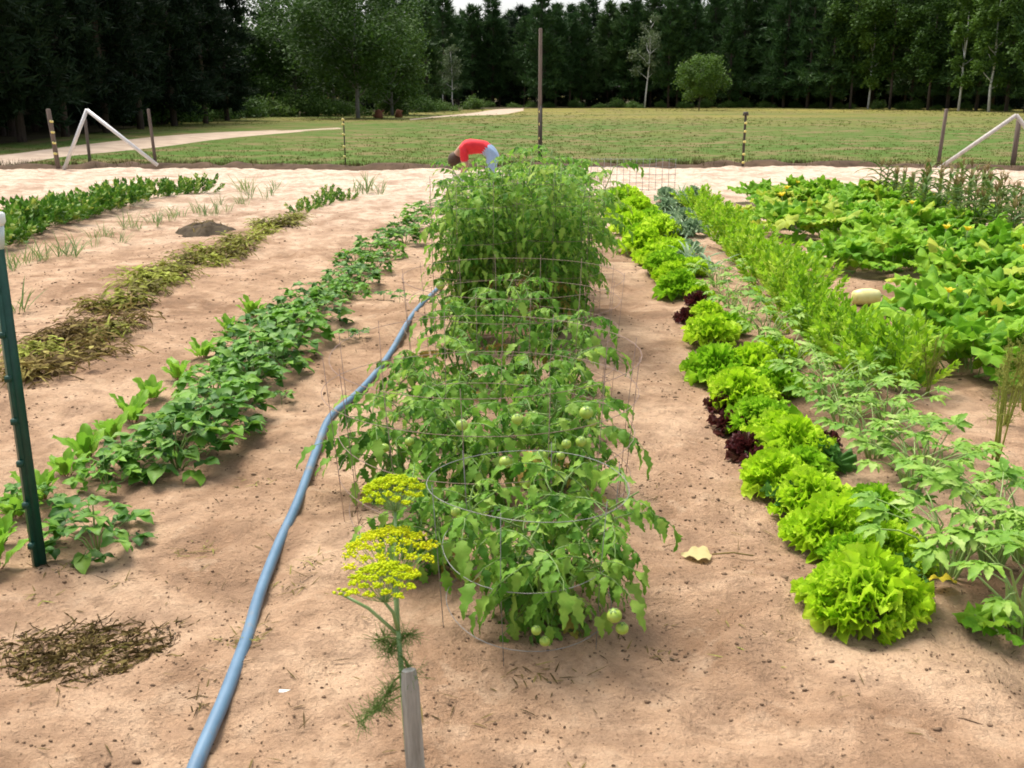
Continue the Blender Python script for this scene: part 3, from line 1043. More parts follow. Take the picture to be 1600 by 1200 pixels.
# ================================================================== HOSE
hp = [(270, 1290), (312, 1190), (352, 1100), (385, 1005), (405, 930), (432, 860), (465, 790), (492, 715), (515, 655), (548, 622), (580, 590), (612, 552), (638, 512), (655, 490), (672, 470), (690, 450)]
pts = []
for q in hp:
    p = P(*q)
    pts.append(np.array([p.x, p.y, gz(p.x, p.y) + .024]))
sm = []
for i in range(len(pts) - 1):
    for k in range(8):
        t = k / 8
        p0, p1, p2, p3 = pts[max(i - 1, 0)], pts[i], pts[i + 1], pts[min(i + 2, len(pts) - 1)]
        q = .5 * ((2 * p1) + (p2 - p0) * t + (2 * p0 - 5 * p1 + 4 * p2 - p3) * t * t + (-p0 + 3 * p1 - 3 * p2 + p3) * t ** 3)
        q[2] = max(q[2], gz(q[0], q[1]) + .018)
        sm.append(q)
zz = np.array([q[2] for q in sm]); zz = np.convolve(np.pad(zz, 9, 'edge'), np.ones(19) / 19, 'valid')
sm = [np.array([q[0], q[1], z]) for q, z in zip(sm, zz)]
tag(link('water_pipe', MB().add(*tube(sm, .0212, 12)).mesh('water_pipe', 'hose')), 'blue grey plastic water pipe snaking along the sand path', 'pipe')

# ================================================================== LEAF TEMPLATES
rg = RNG


def tpl_tomato(i, near=False):
    mb = MB()
    L = .26
    droop = rnd(.5, 1.1)
    pts, ang = [], []
    y = z = 0; a = .35
    n = 8
    for k in range(n + 1):
        pts.append(np.array([rnd(-.004, .004), y, z])); ang.append(a)
        y += L / n * math.cos(a); z += L / n * math.sin(a); a -= droop / n * 1.4
    mb.add(*tube(pts, [.0035 - .002 * k / n for k in range(n + 1)], 4, False), 1)
    for k in (2, 4, 6):
        for s in (-1, 1):
            l = (.075, .095, .085)[k // 2 - 1] * rnd(.85, 1.15)
            V, F = blade(l, l * .29, toothed, 10, 1, rnd(.05, .5), rnd(-.1, .2), rnd(.5, 1.2), .004, 2)
            mb.add(V, F, 0, TM(pts[k], -s * rnd(.85, 1.25), ang[k] - .25, s * rnd(-.1, .5)))
        if k > 2:
            for s in (-1, 1):
                V, F = blade(.03, .011, ovate, 4, 1, .2, 0, .6)
                mb.add(V, F, 0, TM(pts[k - 1], -s * 1.3, ang[k] - .2))
    V, F = blade(.12, .034, toothed, 10, 1, rnd(.1, .4), 0, rnd(.6, 1.3), .005, 2)
    mb.add(V, F, 0, TM(pts[n], rnd(-.2, .2), ang[n]))
    return mb


def mk(kind, fn, n, mats):
    return [fn(i).mesh(f'{kind}_leaf', mats) for i in range(n)]


L_TOM = mk('tomato', tpl_tomato, 6, ['tomato', 'stem'])
L_TOMY = mk('tomato_yellow', tpl_tomato, 2, ['tomato_yellow', 'stem'])
L_TOMN = mk('tomato_near', tpl_tomato, 6, ['tomato_near', 'stem'])


def tpl_bean(i):
    mb = MB()
    h = rnd(.07, .11)
    mb.add(*tube([(0, 0, 0), (0, h * .5, h * .15), (0, h, h * .1)], .0025, 4, False), 1)
    for az, l in ((0, .115), (1.25, .095), (-1.25, .095)):
        l *= rnd(.9, 1.15)
        V, F = blade(l, l * .38, ovate, 6, 2, rnd(.1, .35), rnd(0, .3), rnd(.5, 1.1), .006, 1.5)
        mb.add(V, F, 0, TM((0, h, h * .1), az + rnd(-.15, .15), rnd(-.2, .1), rnd(-.2, .2)))
    return mb


L_BEAN = mk('bean', tpl_bean, 5, ['bean', 'stem'])
L_BEAN2 = mk('bean_light', tpl_bean, 4, ['bean_light', 'stem'])
L_CHARD = mk('chard', lambda i: MB().add(*tube([(0, 0, 0), (0, .05, 0)], .004, 5, False), 1).add(*blade(rnd(.16, .2), .038, lambda t: max(.08, math.sin(PI * (t * .88 + .06)) ** .7), 7, 2, .35, .1, rnd(.3, .8), .01, 2.2), 0, TM((0, .045, 0))), 4, ['chard', 'redstem'])


def tpl_lettuce(i):
    """fan-shaped leaf with a tightly ruffled margin"""
    mb = MB()
    nr, na = 7, 40
    L = rnd(.15, .18)
    k1, p1, p2 = rnd(5.5, 7.5), rnd(0, 6), rnd(0, 6)
    V, F = [], []
    for a in range(nr + 1):
        r = (a / nr) ** .8
        for j in range(na + 1):
            u = j / na * 2 - 1
            th = u * 1.05
            rim = 1 - .22 * u * u + (.05 * math.sin(31 * u + p1) + rnd(-.04, .04)) * (a == nr)
            rr = L * r * rim
            z = .05 * r * r * L * 3 - .03 * r ** 3 + .028 * r ** 2.2 * math.sin(k1 * 2 * u + p1) + .016 * r ** 4 * math.sin(k1 * 5.3 * u + p2)
            w = .012 * r ** 4 * math.sin(k1 * 3.7 * u + p2 + 1)
            V.append((rr * math.sin(th) * .8 + w, rr * math.cos(th) + w * .5, z))
    c = na + 1
    F = [(a * c + j, a * c + j + 1, (a + 1) * c + j + 1, (a + 1) * c + j) for a in range(nr) for j in range(na)]
    mb.add(V, F)
    return mb


def lettuce_leaves(m):
    return [tpl_lettuce(i).mesh('lettuce_leaf', m) for i in range(5)]


M['lettuce2'] = leaf_mat('deeper_lettuce_leaf', [(.15, .36, .010), (.28, .54, .02), (.44, .68, .05)], .4, .6, .15)
L_LET2 = lettuce_leaves('lettuce2')
L_LET, L_RED, L_ROM = lettuce_leaves('lettuce'), lettuce_leaves('redlettuce'), lettuce_leaves('romaine')


def tpl_squash(i):
    mb = MB()
    h = .24
    mb.add(*tube([(0, 0, 0), (0, h * .55, .02), (0, h, .0)], [.008, .006, .005], 5, False), 1)
    r0 = rnd(.12, .16)
    V = [(0, 0, -.012)]
    F = []
    n = 30
    for ri, rf in enumerate((.35, .7, 1.0)):
        for k in range(n):
            q = -PI + 2 * PI * k / n      # 0 = tip direction (+Y)
            lobe = 1 + .2 * math.cos(5 * q) - .42 * math.exp(-((abs(q) - PI) / .32) ** 2)
            if ri == 2:
                lobe += (.07 if k % 2 else -.05)
            r = r0 * rf * lobe
            z = .05 * rf * rf - .04 * abs(math.sin(2.5 * q)) * rf + .02 * math.sin(9 * q + i) * rf * rf
            V.append((r * math.sin(q), r * math.cos(q), z - .06 * rf * rf * rf))
    for k in range(n):
        k2 = (k + 1) % n
        F.append((0, 1 + k2, 1 + k))
        for ri in range(2):
            a = 1 + ri * n
            F.append((a + k, a + k2, a + n + k2, a + n + k))
    mb.add(V, F, 0, TM((0, h, 0), rnd(-.3, .3), -.55 + rnd(-.35, .35), rnd(-.3, .3)))
    return mb


L_SQ = mk('squash', tpl_squash, 5, ['squash', 'petiole'])
L_SQY = mk('squash_yellow', tpl_squash, 2, ['squash_yellow', 'petiole'])


def tpl_palm(i):
    mb = MB()
    h = .2
    mb.add(*tube([(0, 0, 0), (0, h * .5, .025), (0, h, .02)], [.0045, .004, .003], 5, False), 1)
    for k, az in enumerate((0, .6, -.6, 1.2, -1.2, 1.85, -1.85)):
        l = (.15, .14, .14, .12, .12, .08, .08)[k] * rnd(.85, 1.15)
        V, F = blade(l, l * .21, lambda t: max(.04, math.sin(PI * min(1, t ** .85)) ** .8 * (1 if int(round(t * 10)) % 2 else .72)), 10, 1, rnd(.15, .4), .25, rnd(.6, 1.1), .004, 2)
        mb.add(V, F, 0, TM((0, h, .02), az + rnd(-.1, .1), rnd(-.35, 0), rnd(-.1, .1)))
    return mb


L_PALM = mk('lobed', tpl_palm, 5, ['palm', 'petiole'])


def tpl_sprig(m, L, lw, ll, n, up):
    mb = MB()
    pts = [np.array([.01 * math.sin(t * 5), t * L * .9, .12 * L * t * t]) for t in np.linspace(0, 1, 5)]
    mb.add(*tube(pts, [.004, .0035, .003, .0025, .0015], 4, False), 1)
    for k in range(n):
        t = .15 + .85 * k / (n - 1)
        p = np.array([.01 * math.sin(t * 5), t * L * .9, .12 * L * t * t])
        l = ll * rnd(.7, 1.2)
        V, F = blade(l, l * lw, ovate, 4, 1, rnd(.1, .4), .1, rnd(.3, 1.0))
        q = k * 2.4
        T = TM(p) @ Matrix.Rotation(q, 4, 'Y') @ Matrix.Rotation(up + rnd(-.25, .25), 4, 'X')
        mb.add(V, F, 0, T)
    return mb.mesh('sprig', [m, 'stem'])


SP_BUSH = [tpl_sprig('bush', .28, .36, .062, 22, 1.0) for i in range(4)]
SP_YEL = [tpl_sprig('yellowbush', .34, .27, .06, 34, .95) for i in range(4)]


def frond_objs(root, leaves, spec, name='leaf'):
    for loc, az, pit, roll, s in spec:
        link(name, random.choice(leaves), root, TM(loc, az, pit, roll, s))


# ================================================================== ROWS
# ---- lime lettuce row
LET = [(1352, 915, .33), (1392, 850, .27), (1308, 812, .31), (1365, 785, .25), (1268, 768, .2), (1335, 862, .2), (1218, 742, .18), (1255, 722, .16), (1238, 690, .22), (1212, 668, .17), (1190, 648, .20), (1160, 610, .19), (1180, 628, .15), (1210, 598, .18),
       (1140, 588, .16), (1175, 562, .24), (1120, 560, .23), (1215, 548, .17), (1112, 520, .22), (1140, 510, .17), (1105, 488, .2), (1092, 462, .15), (1062, 445, .25), (1082, 425, .2), (1050, 430, .2), (1040, 418, .25), (1032, 405, .2), (1020, 398, .25), (1052, 385, .24),
       (1012, 386, .2), (1004, 375, .27), (996, 364, .2), (1032, 360, .26), (986, 353, .28), (1014, 340, .27), (972, 332, .27), (996, 322, .27), (956, 312, .28), (978, 305, .28)]


def lettuce(px, py, r, leaves, name, label, cat, group, n=20, flat=1.0, frill=0, fsz=1.0):
    p = P(px, py, r * .35)
    root = thing(name, label, cat, (p.x, p.y, gz(p.x, p.y)), 0, group)
    sc = r / .2
    for i in range(n):
        t = i / (n - 1)
        az = i * 2.4 + rnd(-.3, .3)
        pit = .12 + 1.25 * t * flat + rnd(-.15, .15)
        s = sc * (1.0 - .35 * t) * rnd(.8, 1.05) * (.5 + .5 * fsz)
        link('leaf', random.choice(leaves), root, TM((math.sin(-az) * .02 * sc * (1 - t), math.cos(az) * .02 * sc * (1 - t), .02 * sc + .05 * t * sc), az, pit, rnd(-.25, .25), s))
    for i in range(frill):
        f = math.sqrt((i + .5) / frill)
        az = i * 2.4 + rnd(-.3, .3)
        d = .155 * sc * f
        link('leaf', random.choice(leaves), root, TM((-math.sin(az) * d * .6, math.cos(az) * d * .6, sc * (.075 - .055 * f * f + rnd(-.012, .02))), az + rnd(-.9, .9), 1.5 - 1.0 * f + rnd(-.3, .3), rnd(-.5, .5), sc * fsz * rnd(.34, .54)))
    link('stalk', MB().add(*tube([(0, 0, -.02), (0, 0, .06 * sc)], [.02 * sc, .014 * sc], 7)).mesh('stalk', 'petiole'), root)


LET.sort(key=lambda q: -q[1])
for i, (px, py, r) in enumerate(LET):
    lettuce(px, py, r if py > 780 else r * rnd(1.12, 1.42), L_LET2 if i % 3 == 1 else L_LET, 'lettuce_head', f'{nth(i + 1)} lime green frilly lettuce counted from the near end of its row', 'lettuce', 'lime green lettuces', 13, 1.0, 130 if py > 780 else 48, .72 if py > 780 else 1.0)
for i, (px, py, r) in enumerate([(1248, 748, .15), (1200, 724, .17), (1168, 698, .17), (1140, 655, .16), (1126, 628, .13), (1074, 492, .16), (1092, 468, .16), (1285, 690, .14)]):
    lettuce(px, py, r, L_RED, 'red_lettuce', f'{nth(i + 1)} dark red lettuce from the near end, beside the lime row' if i < 7 else 'dark red lettuce tucked behind the lime row beside a dark green head', 'lettuce', 'dark red lettuces', 14)
for i, (px, py, r) in enumerate([(1402, 905, .17), (1248, 770, .19), (1282, 712, .19)]):
    lettuce(px, py, r, L_ROM, 'romaine_lettuce', ['dark green upright lettuce beside the nearest lime lettuce', 'dark green lettuce at the path side among lime lettuces', 'dark green upright lettuce behind the lime row near the red leaves'][i], 'lettuce', 'dark green lettuces', 13, 1.2)

# ---- pale lobed-leaf plants right of the lettuce
PALM = [(1478, 905, .26, 14, 1.15), (1548, 890, .27, 14, 1.15), (1600, 990, .28, 11, 1.1), (1600, 880, .27, 12, 1.15), (1425, 765, .2, 12, 1.05), (1365, 715, .2, 12, 1.05), (1450, 735, .16, 9, .95), (1318, 670, .2, 12, 1.05),
        (1292, 635, .2, 12, 1.05), (1340, 620, .18, 9, 1.0), (1235, 575, .2, 11, 1.05), (1200, 540, .22, 11, 1.0), (1165, 505, .2, 10, 1.0), (1140, 480, .2, 9, .95), (1120, 455, .18, 9, .9), (1385, 660, .15, 8, .9)]
for i, (px, py, h, n, s) in enumerate(PALM):
    n += 6
    p = on(px, py)
    t = thing('lobed_leaf_plant', f'{nth(i + 1)} pale green plant with deeply lobed leaves from the near end, right of the lettuce', 'plant', p, 0, 'pale lobed-leaf plants')
    sm_ = MB()
    for k in range(n):
        az = k * 2.4 + rnd(-.3, .3)
        f = (k + .5) / n
        d = Vector((-math.sin(az), math.cos(az), 0))
        hh = h * rnd(.65, 1.0)
        e = d * (.16 * (1 - f) + .03) + Vector((0, 0, hh))
        sm_.add(*tube([(d.x * .02, d.y * .02, -.02), tuple(d * .07 + Vector((0, 0, hh * .6))), tuple(e)], [.006, .005, .004], 5, False))
        link('leaf', random.choice(L_PALM), t, TM(e, az, .15 + f * .4 + rnd(-.2, .2), rnd(-.2, .2), s * rnd(.75, 1.05) * .68))
    link('stalks', sm_.mesh('stalks', 'petiole'), t)
p = on(1556, 990)
t = thing('squash_plant', 'low dark round-leaved plant at the near right corner', 'plant', p)
for k in range(7):
    az = k * 2.4
    link('leaf', random.choice(L_SQ), t, TM((0, 0, .01), az, .75 + rnd(-.2, .3), 0, .42 * rnd(.8, 1.1)))
p = on(1492, 935)
yl = link('fallen_leaf', MB().add(*blade(.10, .055, ovate, 8, 2, .1, .1, .5, .012, 2.2)).mesh('dead_leaf', 'yleaf'), None, TM(p + Vector((0, 0, .06)), 1.2, .1, .3))
tag(yl, 'bright yellow dying leaf beside the near dark green lettuce', 'leaf')

# ---- grey-green leeks behind the lettuce
for i, (px, py) in enumerate([(1062, 392), (1075, 408), (1092, 420), (1048, 372), (1066, 368), (1040, 350), (1056, 340), (1046, 322), (1064, 312), (1110, 432)]):
    p = on(px, py)
    mb = MB()
    for k in range(9):
        V, F = blade(rnd(.28, .42), .016, lance, 6, 1, .5, 0, rnd(.5, 1.6))
        mb.add(V, F, 0, TM((0, 0, 0), k * 2.4, rnd(.9, 1.45)))
    t = thing('leek_plant', f'{nth(i + 1)} grey-green strap-leaved plant in the row behind the lettuce', 'plant', p, 0, 'grey-green strap-leaved plants')
    link('leaves', mb.mesh('leek_leaves', 'leek'), t)

L_CAB = lettuce_leaves('leek')
for i, (px, py, r) in enumerate([(1060, 405, .2), (1090, 412, .2), (1075, 385, .24), (1058, 365, .26), (1082, 362, .26), (1044, 345, .28), (1070, 338, .28), (1040, 325, .28), (1064, 318, .3), (1084, 306, .3), (1042, 308, .3)]):
    lettuce(px, py, r, L_CAB, 'cabbage_plant', f'{nth(i + 1)} grey-green leafy cabbage behind the far part of the lettuce row', 'cabbage', 'grey-green cabbages', 14, 1.1)

# ---- yellow-green bushy row
BUSH = [(1388, 602, 1.05), (1338, 580, .95), (1300, 545, .85), (1272, 520, .9), (1248, 495, .95), (1232, 470, 1.0), (1205, 448, 1.0), (1188, 425, 1.0), (1165, 408, 1.0), (1150, 390, .95), (1135, 372, .95), (1118, 360, .95), (1108, 345, .95), (1095, 332, .95), (1400, 572, .8)]


def bushy(px, py, s, sprigs, name, label, group, n=20, spread=.85, cat='plant', p=None):
    p = on(px, py) if p is None else p
    t = thing(name, label, cat, p, rnd(0, 6), group, s)
    for k in range(n):
        f = (k + .5) / n
        az = k * 2.4 + rnd(-.3, .3)
        r = .16 * math.sqrt(f)
        link('sprig', random.choice(sprigs), t, TM((-math.sin(az) * r, math.cos(az) * r, rnd(0, .06)), az, 1.5 - spread * f + rnd(-.2, .2), rnd(-1, 1), rnd(.75, 1.15)))
    return t


for i, (px, py, s) in enumerate(BUSH):
    bushy(px, py, s * 1.12, SP_YEL, 'pea_bush', f'{nth(i + 1)} yellow-green upright bush from the near end of its row' if i < 14 else 'yellow-green upright bush at the right of the nearest two', 'yellow-green upright bushes', 26, .75)

# ---- thin wispy plants
def wispy(px, py, h, n, label, m='wispy'):
    p = on(px, py)
    t = thing('wispy_plant', label, 'plant', p)
    sm_, fo = MB(), MB()
    for k in range(n):
        a = rnd(0, 6.28); q = rnd(.05, .22) * h
        e = np.array([math.cos(a) * q, math.sin(a) * q, h * rnd(.75, 1.0)])
        mid = e * .5 + np.array([0, 0, .03])
        link('stalk', MB().add(*tube([(rnd(-.02, .02), rnd(-.02, .02), -.02), mid, e], [.005, .004, .002], 5, False)).mesh('wispy_stalk', 'wispy'), t)
        for j in range(26):
            f = rnd(.45, 1)
            c = e * f
            d = RNG.normal(size=3); d[2] = abs(d[2]) * .5
            d = d / np.linalg.norm(d) * rnd(.06, .14) * h * 1.1 * (1.3 - f)
            fo.add(*tube([c, c + d * .6, c + d + np.array([0, 0, -.01])], [.0016, .0014, .001], 3, False))
            for w in range(4):
                u = c + d * rnd(.3, 1)
                fo.add(*tube([u, u + RNG.normal(size=3) * .018 * h], [.0015, .001], 3, False))
    link('foliage', fo.mesh('wispy_foliage', m), t)


wispy(1552, 738, .62, 5, 'thin yellowish feathery plant alone on the sand near the right border')
wispy(1448, 618, .4, 4, 'small feathery plant at the near end of the yellow-green bushes')
wispy(1570, 660, .55, 6, 'feathery yellow-green plant between the squash patch and the sand')
wispy(1600, 640, .55, 6, 'feathery yellow-green plant against the right border below the squash')

# ---- squash patch
sq = []
for py, x0, x1, st in [(318, 1190, 1400, 52), (335, 1215, 1430, 55), (355, 1215, 1500, 60), (378, 1230, 1545, 66), (404, 1345, 1590, 68), (432, 1320, 1640, 74), (465, 1400, 1640, 78), (500, 1400, 1640, 84), (540, 1470, 1650, 90), (585, 1510, 1660, 96)]:
    px = x0
    while px < x1:
        sq.append((px + rnd(-12, 12), py + rnd(-5, 5)))
        px += st
fruit_at = P(1352, 476)
sq = [q for q in sq if (P(*q) - fruit_at).length > .7]
flower_me = None
fm = MB()
for k in range(5):
    V, F = blade(.085, .03, ovate, 5, 1, .4, .9, .5)
    fm.add(V, F, 0, TM((0, 0, 0), k * 1.2566, .1))
fm.add(*tube([(0, 0, -.1), (0, 0, .01)], [.004, .008], 5), 1)
flower_me = fm.mesh('squash_flower', ['yflower', 'petiole'])
for i, (px, py) in enumerate(sq):
    p = on(px, py)
    yel = (px < 1300 and 330 < py < 400)
    t = thing('squash_plant', f'{nth(i + 1)} broad-leaved squash plant counted from the far left corner of the patch', 'plant', p, 0, 'squash plants of the patch')
    n = 36
    for k in range(n):
        az = k * 2.4 + rnd(-.4, .4)
        f = (k + .5) / n
        lv = L_SQY if (yel and rnd(0, 1) < .35) or rnd(0, 1) < .04 else L_SQ
        link('leaf', random.choice(lv), t, TM((-math.sin(az) * .34 * (1 - f), math.cos(az) * .34 * (1 - f), .02 + .16 * rnd(0, 1)), az, .3 + 1.15 * f + rnd(-.2, .2), rnd(-.35, .35), rnd(.58, .95)))
    link('vine', MB().add(*tube([(0, 0, -.02), (rnd(-.2, .2), rnd(-.2, .2), .05), (rnd(-.4, .4), rnd(-.4, .4), .03)], [.015, .012, .008], 6)).mesh('vine', 'petiole'), t)
    if i % 4 == 1:
        for q in range(1):
            link('flower', flower_me, t, TM((rnd(-.2, .2), rnd(-.3, -.1), rnd(.32, .46)), rnd(0, 6), rnd(-.5, .5), 0, rnd(.7, 1.1)))
p = P(1352, 476)
fr = thing('pale_squash', 'pale yellow squash fruit lying at the near edge of the patch', 'squash', (p.x, p.y, gz(p.x, p.y) + .07), .2, None, .72)
V, F = tube([(-.17, 0, 0), (-.15, 0, 0), (-.06, 0, .005), (.06, 0, .005), (.15, 0, 0), (.175, 0, 0)], [.04, .085, .1, .1, .085, .04], 14)
link('rind', MB().add(V, F).mesh('rind', 'palefruit'), fr)
link('stem', MB().add(*tube([(.17, 0, 0), (.21, 0, .02)], [.018, .012], 6)).mesh('fruit_stem', 'stem'), fr)

# ---- short corn at the right
def corn_tpl():
    st = MB().add(*tube([(0, 0, -.03), (.005, 0, .35), (0, .005, .78)], [.014, .011, .006], 6)).mesh('corn_stalk', 'corn')
    lv = []
    for i in range(4):
        V, F = blade(rnd(.4, .55), .040, lambda t: max(.05, 1 - t ** 2.2) * min(1, .6 + t * 2), 8, 1, .5, .3, rnd(1.4, 2.4), .006, 2)
        lv.append(MB().add(V, F).mesh('corn_leaf', 'corn'))
    ta = MB()
    for k in range(8):
        V, F = tube([(0, 0, 0), (rnd(-.04, .04), rnd(-.04, .04), .09), (rnd(-.07, .07), rnd(-.07, .07), .17)], [.004, .005, .002], 4)
        ta.add(V, F)
    return st, lv, ta.mesh('tassel', 'tassel')


c_st, c_lv, c_ta = corn_tpl()
k = 0
a0 = P(1600, 400); x0 = a0.x
for row in range(3):
    for j in range(22):
        y = 11.4 + j * .24 + rnd(-.1, .1)
        x = x0 - .1 + row * .6 + rnd(-.08, .08) - .0 * j
        k += 1
        s = rnd(.68, .86)
        t = thing('corn_plant', f'{nth(j + 1)} corn plant from the near end of the {["first", "second", "third"][row]} corn row past the squash', 'corn', (x, y, gz(x, y)), rnd(0, 6.28), 'corn plants at the right', s)
        link('stalk', c_st, t)
        for q in range(12):
            link('leaf', random.choice(c_lv), t, TM((0, 0, .06 + q * .058), q * PI + rnd(-.5, .5), rnd(.6, 1.05), 0, rnd(.8, 1.05)))
        link('tassel', c_ta, t, Matrix.Translation((0, .005, .77)))

# ---- left: bean row
BEANS = [(150, 848, 1.0, 12), (78, 800, .8, 9), (190, 760, .85, 12), (235, 735, .8, 11), (300, 728, 1.3, 18), (345, 690, 1.2, 17), (300, 668, 1.0, 14), (372, 655, 1.2, 16), (350, 625, 1.1, 15), (405, 612, 1.15, 16), (385, 585, 1.1, 15), (432, 582, 1.1, 15), (405, 555, 1.1, 15),
         (455, 555, 1.1, 15), (425, 532, 1.0, 14), (478, 535, 1.15, 15), (455, 512, 1.1, 14), (505, 512, 1.1, 14), (485, 492, 1.0, 13), (515, 482, 1.0, 12), (528, 462, 1.1, 14), (555, 470, 1.0, 13), (540, 440, 1.1, 14), (572, 448, 1.1, 14), (560, 418, 1.1, 14),
         (590, 425, 1.1, 14), (582, 398, 1.1, 14), (612, 402, 1.1, 14), (606, 380, 1.1, 14), (636, 384, 1.1, 14), (630, 362, 1.1, 13), (655, 362, 1.1, 13), (650, 345, 1.1, 12), (670, 335, 1.1, 12)]
BEANS.sort(key=lambda q: -q[1])
for i, (px, py, s, n) in enumerate(BEANS):
    p = on(px - (py - 330) * .055 if i else px, py)
    s *= rnd(.58, .82) if i else .8
    bl = L_BEAN2 if i % 6 == 2 else L_BEAN
    t = thing('bean_plant', f'{nth(i + 1)} dark green broad-leaved bean plant from the near end, left of the pipe', 'plant', p, rnd(0, 6), 'bean plants left of the pipe', s)
    sb = MB()
    n = int(n * 2.2)
    for k in range(n):
        f = (k + .5) / n
        az = k * 2.4 + rnd(-.3, .3)
        h = .04 + .20 * f + rnd(-.02, .03)
        r = .13 * (1 - f ** 2) + .02
        e = (-math.sin(az) * r, math.cos(az) * r, h)
        if k % 3 == 0:
            sb.add(*tube([(0, 0, -.03), (e[0] * .5, e[1] * .5, h * .7), e], [.005, .004, .003], 4, False))
        link('leaf', random.choice(bl if rnd(0, 1) < .85 else L_BEAN2), t, TM(e, az, rnd(-.15, .6), rnd(-.4, .4), rnd(.75, 1.15)))
    link('stems', sb.mesh('bean_stems', 'stem'), t)
for i, (px, py) in enumerate([(545, 532), (562, 528), (440, 628), (600, 470), (625, 478)]):
    p = on(px, py)
    t = thing('bean_seedling', ['small dark seedling beside the bean row', 'tiny second seedling by the bean row, nearer the pipe', 'lone pale seedling at the path edge of the bean row', 'little seedling on bare sand left of the tall tomatoes', 'spindly seedling touching the tall tomato cages'][i], 'seedling', p, rnd(0, 6), None, .6)
    for k in range(4):
        link('leaf', random.choice(L_BEAN), t, TM((0, 0, .08 + .02 * k), k * 1.7, .3, 0, .9))
    link('stem', MB().add(*tube([(0, 0, -.02), (0, 0, .15)], .004, 4)).mesh('seedling_stem', 'stem'), t)
CHARD = [(4, 890), (12, 850), (38, 812), (78, 782), (118, 745), (150, 718), (190, 692), (222, 660), (252, 630), (296, 596), (330, 560), (372, 522), (408, 500)]
for i, (px, py) in enumerate(CHARD):
    p = on(px - 14, py)
    t = thing('chard_plant', f'{nth(i + 1)} light green red-stemmed upright plant from the near end, edging the bean row', 'plant', p, rnd(0, 6), 'light green plants edging the bean row', rnd(.55, .85))
    for k in range(11):
        az = k * 2.4
        link('leaf', random.choice(L_CHARD), t, TM((-math.sin(az) * .015, math.cos(az) * .015, 0), az, rnd(.75, 1.4), rnd(-.3, .3), rnd(.8, 1.15)))

# ---- wilted row
def wilt_mesh(m, brown):
    mb = MB()
    for k in range(80):
        a = rnd(0, 6.28); r = rnd(0, .2)
        V, F = blade(rnd(.12, .28), rnd(.004, .011), lance, 6, 1, rnd(.1, .6), rnd(.1, .5), rnd(.9, 2.0), .006, 1.5)
        mb.add(V, F, 0, TM((math.cos(a) * r, math.sin(a) * r, rnd(.02, .14)), rnd(0, 6.28), rnd(-.2, .8), rnd(-.6, .6)))
    for k in range(60 if not brown else 14):
        a = rnd(0, 6.28); r = rnd(0, .2)
        V, F = blade(rnd(.05, .085), .02, ovate, 4, 1, .3, .3, rnd(.4, 1.4))
        mb.add(V, F, 0, TM((math.cos(a) * r, math.sin(a) * r, rnd(.06, .2)), rnd(0, 6.28), rnd(-.3, .6), rnd(-.5, .5)))
    for k in range(8):
        a = rnd(0, 6.28)
        mb.add(*tube([(0, 0, -.02), (math.cos(a) * .1, math.sin(a) * .1, .08), (math.cos(a) * .22, math.sin(a) * .22, rnd(0, .05))], [.006, .005, .003], 4, False))
    return mb.mesh('wilted_leaves', m)


WL = [wilt_mesh('wilt', False) for i in range(4)]
WB = [wilt_mesh('wilt_brown', True) for i in range(3)]
WILT = [(35, 600), (75, 592), (60, 565), (110, 572), (150, 560), (95, 545), (135, 540), (175, 530), (120, 522), (165, 505), (195, 512), (150, 490), (190, 488), (215, 485), (200, 470), (235, 462), (215, 450), (255, 448), (240, 436), (280, 436), (265, 424), (305, 424), (290, 412),
        (330, 412), (315, 400), (352, 400), (340, 390), (375, 390), (362, 380), (395, 378), (385, 370), (415, 368), (408, 360), (436, 358), (452, 350)]
WILT = sorted((q for i, q in enumerate(WILT) if i not in (9, 14, 21, 26, 30)), key=lambda q: -q[1]) + [(462, 343)]
for i, (px, py) in enumerate(WILT):
    br = i < 11 and i % 4 != 3
    t = thing('wilted_plant', f'{nth(i + 1)} collapsed {"brown" if br else "yellow-green"} plant from the near end of the wilted row', 'plant', on(px, py), rnd(0, 6.28), 'wilted plants in the row', rnd(.75, 1.2))
    t.scale.z *= .72
    link('leaves', random.choice(WB if br else WL), t)
for i, (px, py) in enumerate([(472, 335), (490, 328), (505, 322), (522, 318), (540, 317), (515, 312)]):
    bushy(px, py, .72, SP_BUSH, 'potato_bush', f'{nth(i + 1)} low green bush from the near end of the cluster ending the wilted row', 'low green bushes ending the wilted row', 10, 1.1)
p = on(322, 366)
t = thing('compost_heap', 'low dark heap of pulled weeds beside the wilted row', 'heap', p)
n = 26
V = []; F = []
for j in range(n):
    for i in range(n):
        u, v = i / (n - 1) * 2 - 1, j / (n - 1) * 2 - 1
        rr = math.sqrt(u * u + v * v)
        z = .17 * max(0, 1 - rr * rr) + .07 * float(vnoise(np.array([u]), np.array([v]), .22, 61)[0]) * (rr < 1) - .03
        V.append((u * .42, v * .55, z))
F = [(j * n + i, j * n + i + 1, (j + 1) * n + i + 1, (j + 1) * n + i) for j in range(n - 1) for i in range(n - 1)]
link('mound', MB().add(V, F).mesh('mound', 'heap'), t)
wd = MB()
for k in range(60):
    V, F = blade(rnd(.08, .2), .008, lance, 4, 1, .3, .2, rnd(.6, 1.6))
    a = rnd(0, 6.28); r = rnd(0, .4)
    wd.add(V, F, 0, TM((math.cos(a) * r, math.sin(a) * r * 1.2, .16 * (1 - (r / .45) ** 2)), rnd(0, 6.28), rnd(-.1, .6)))
link('weeds', wd.mesh('heap_weeds', 'wilt_brown'), t)

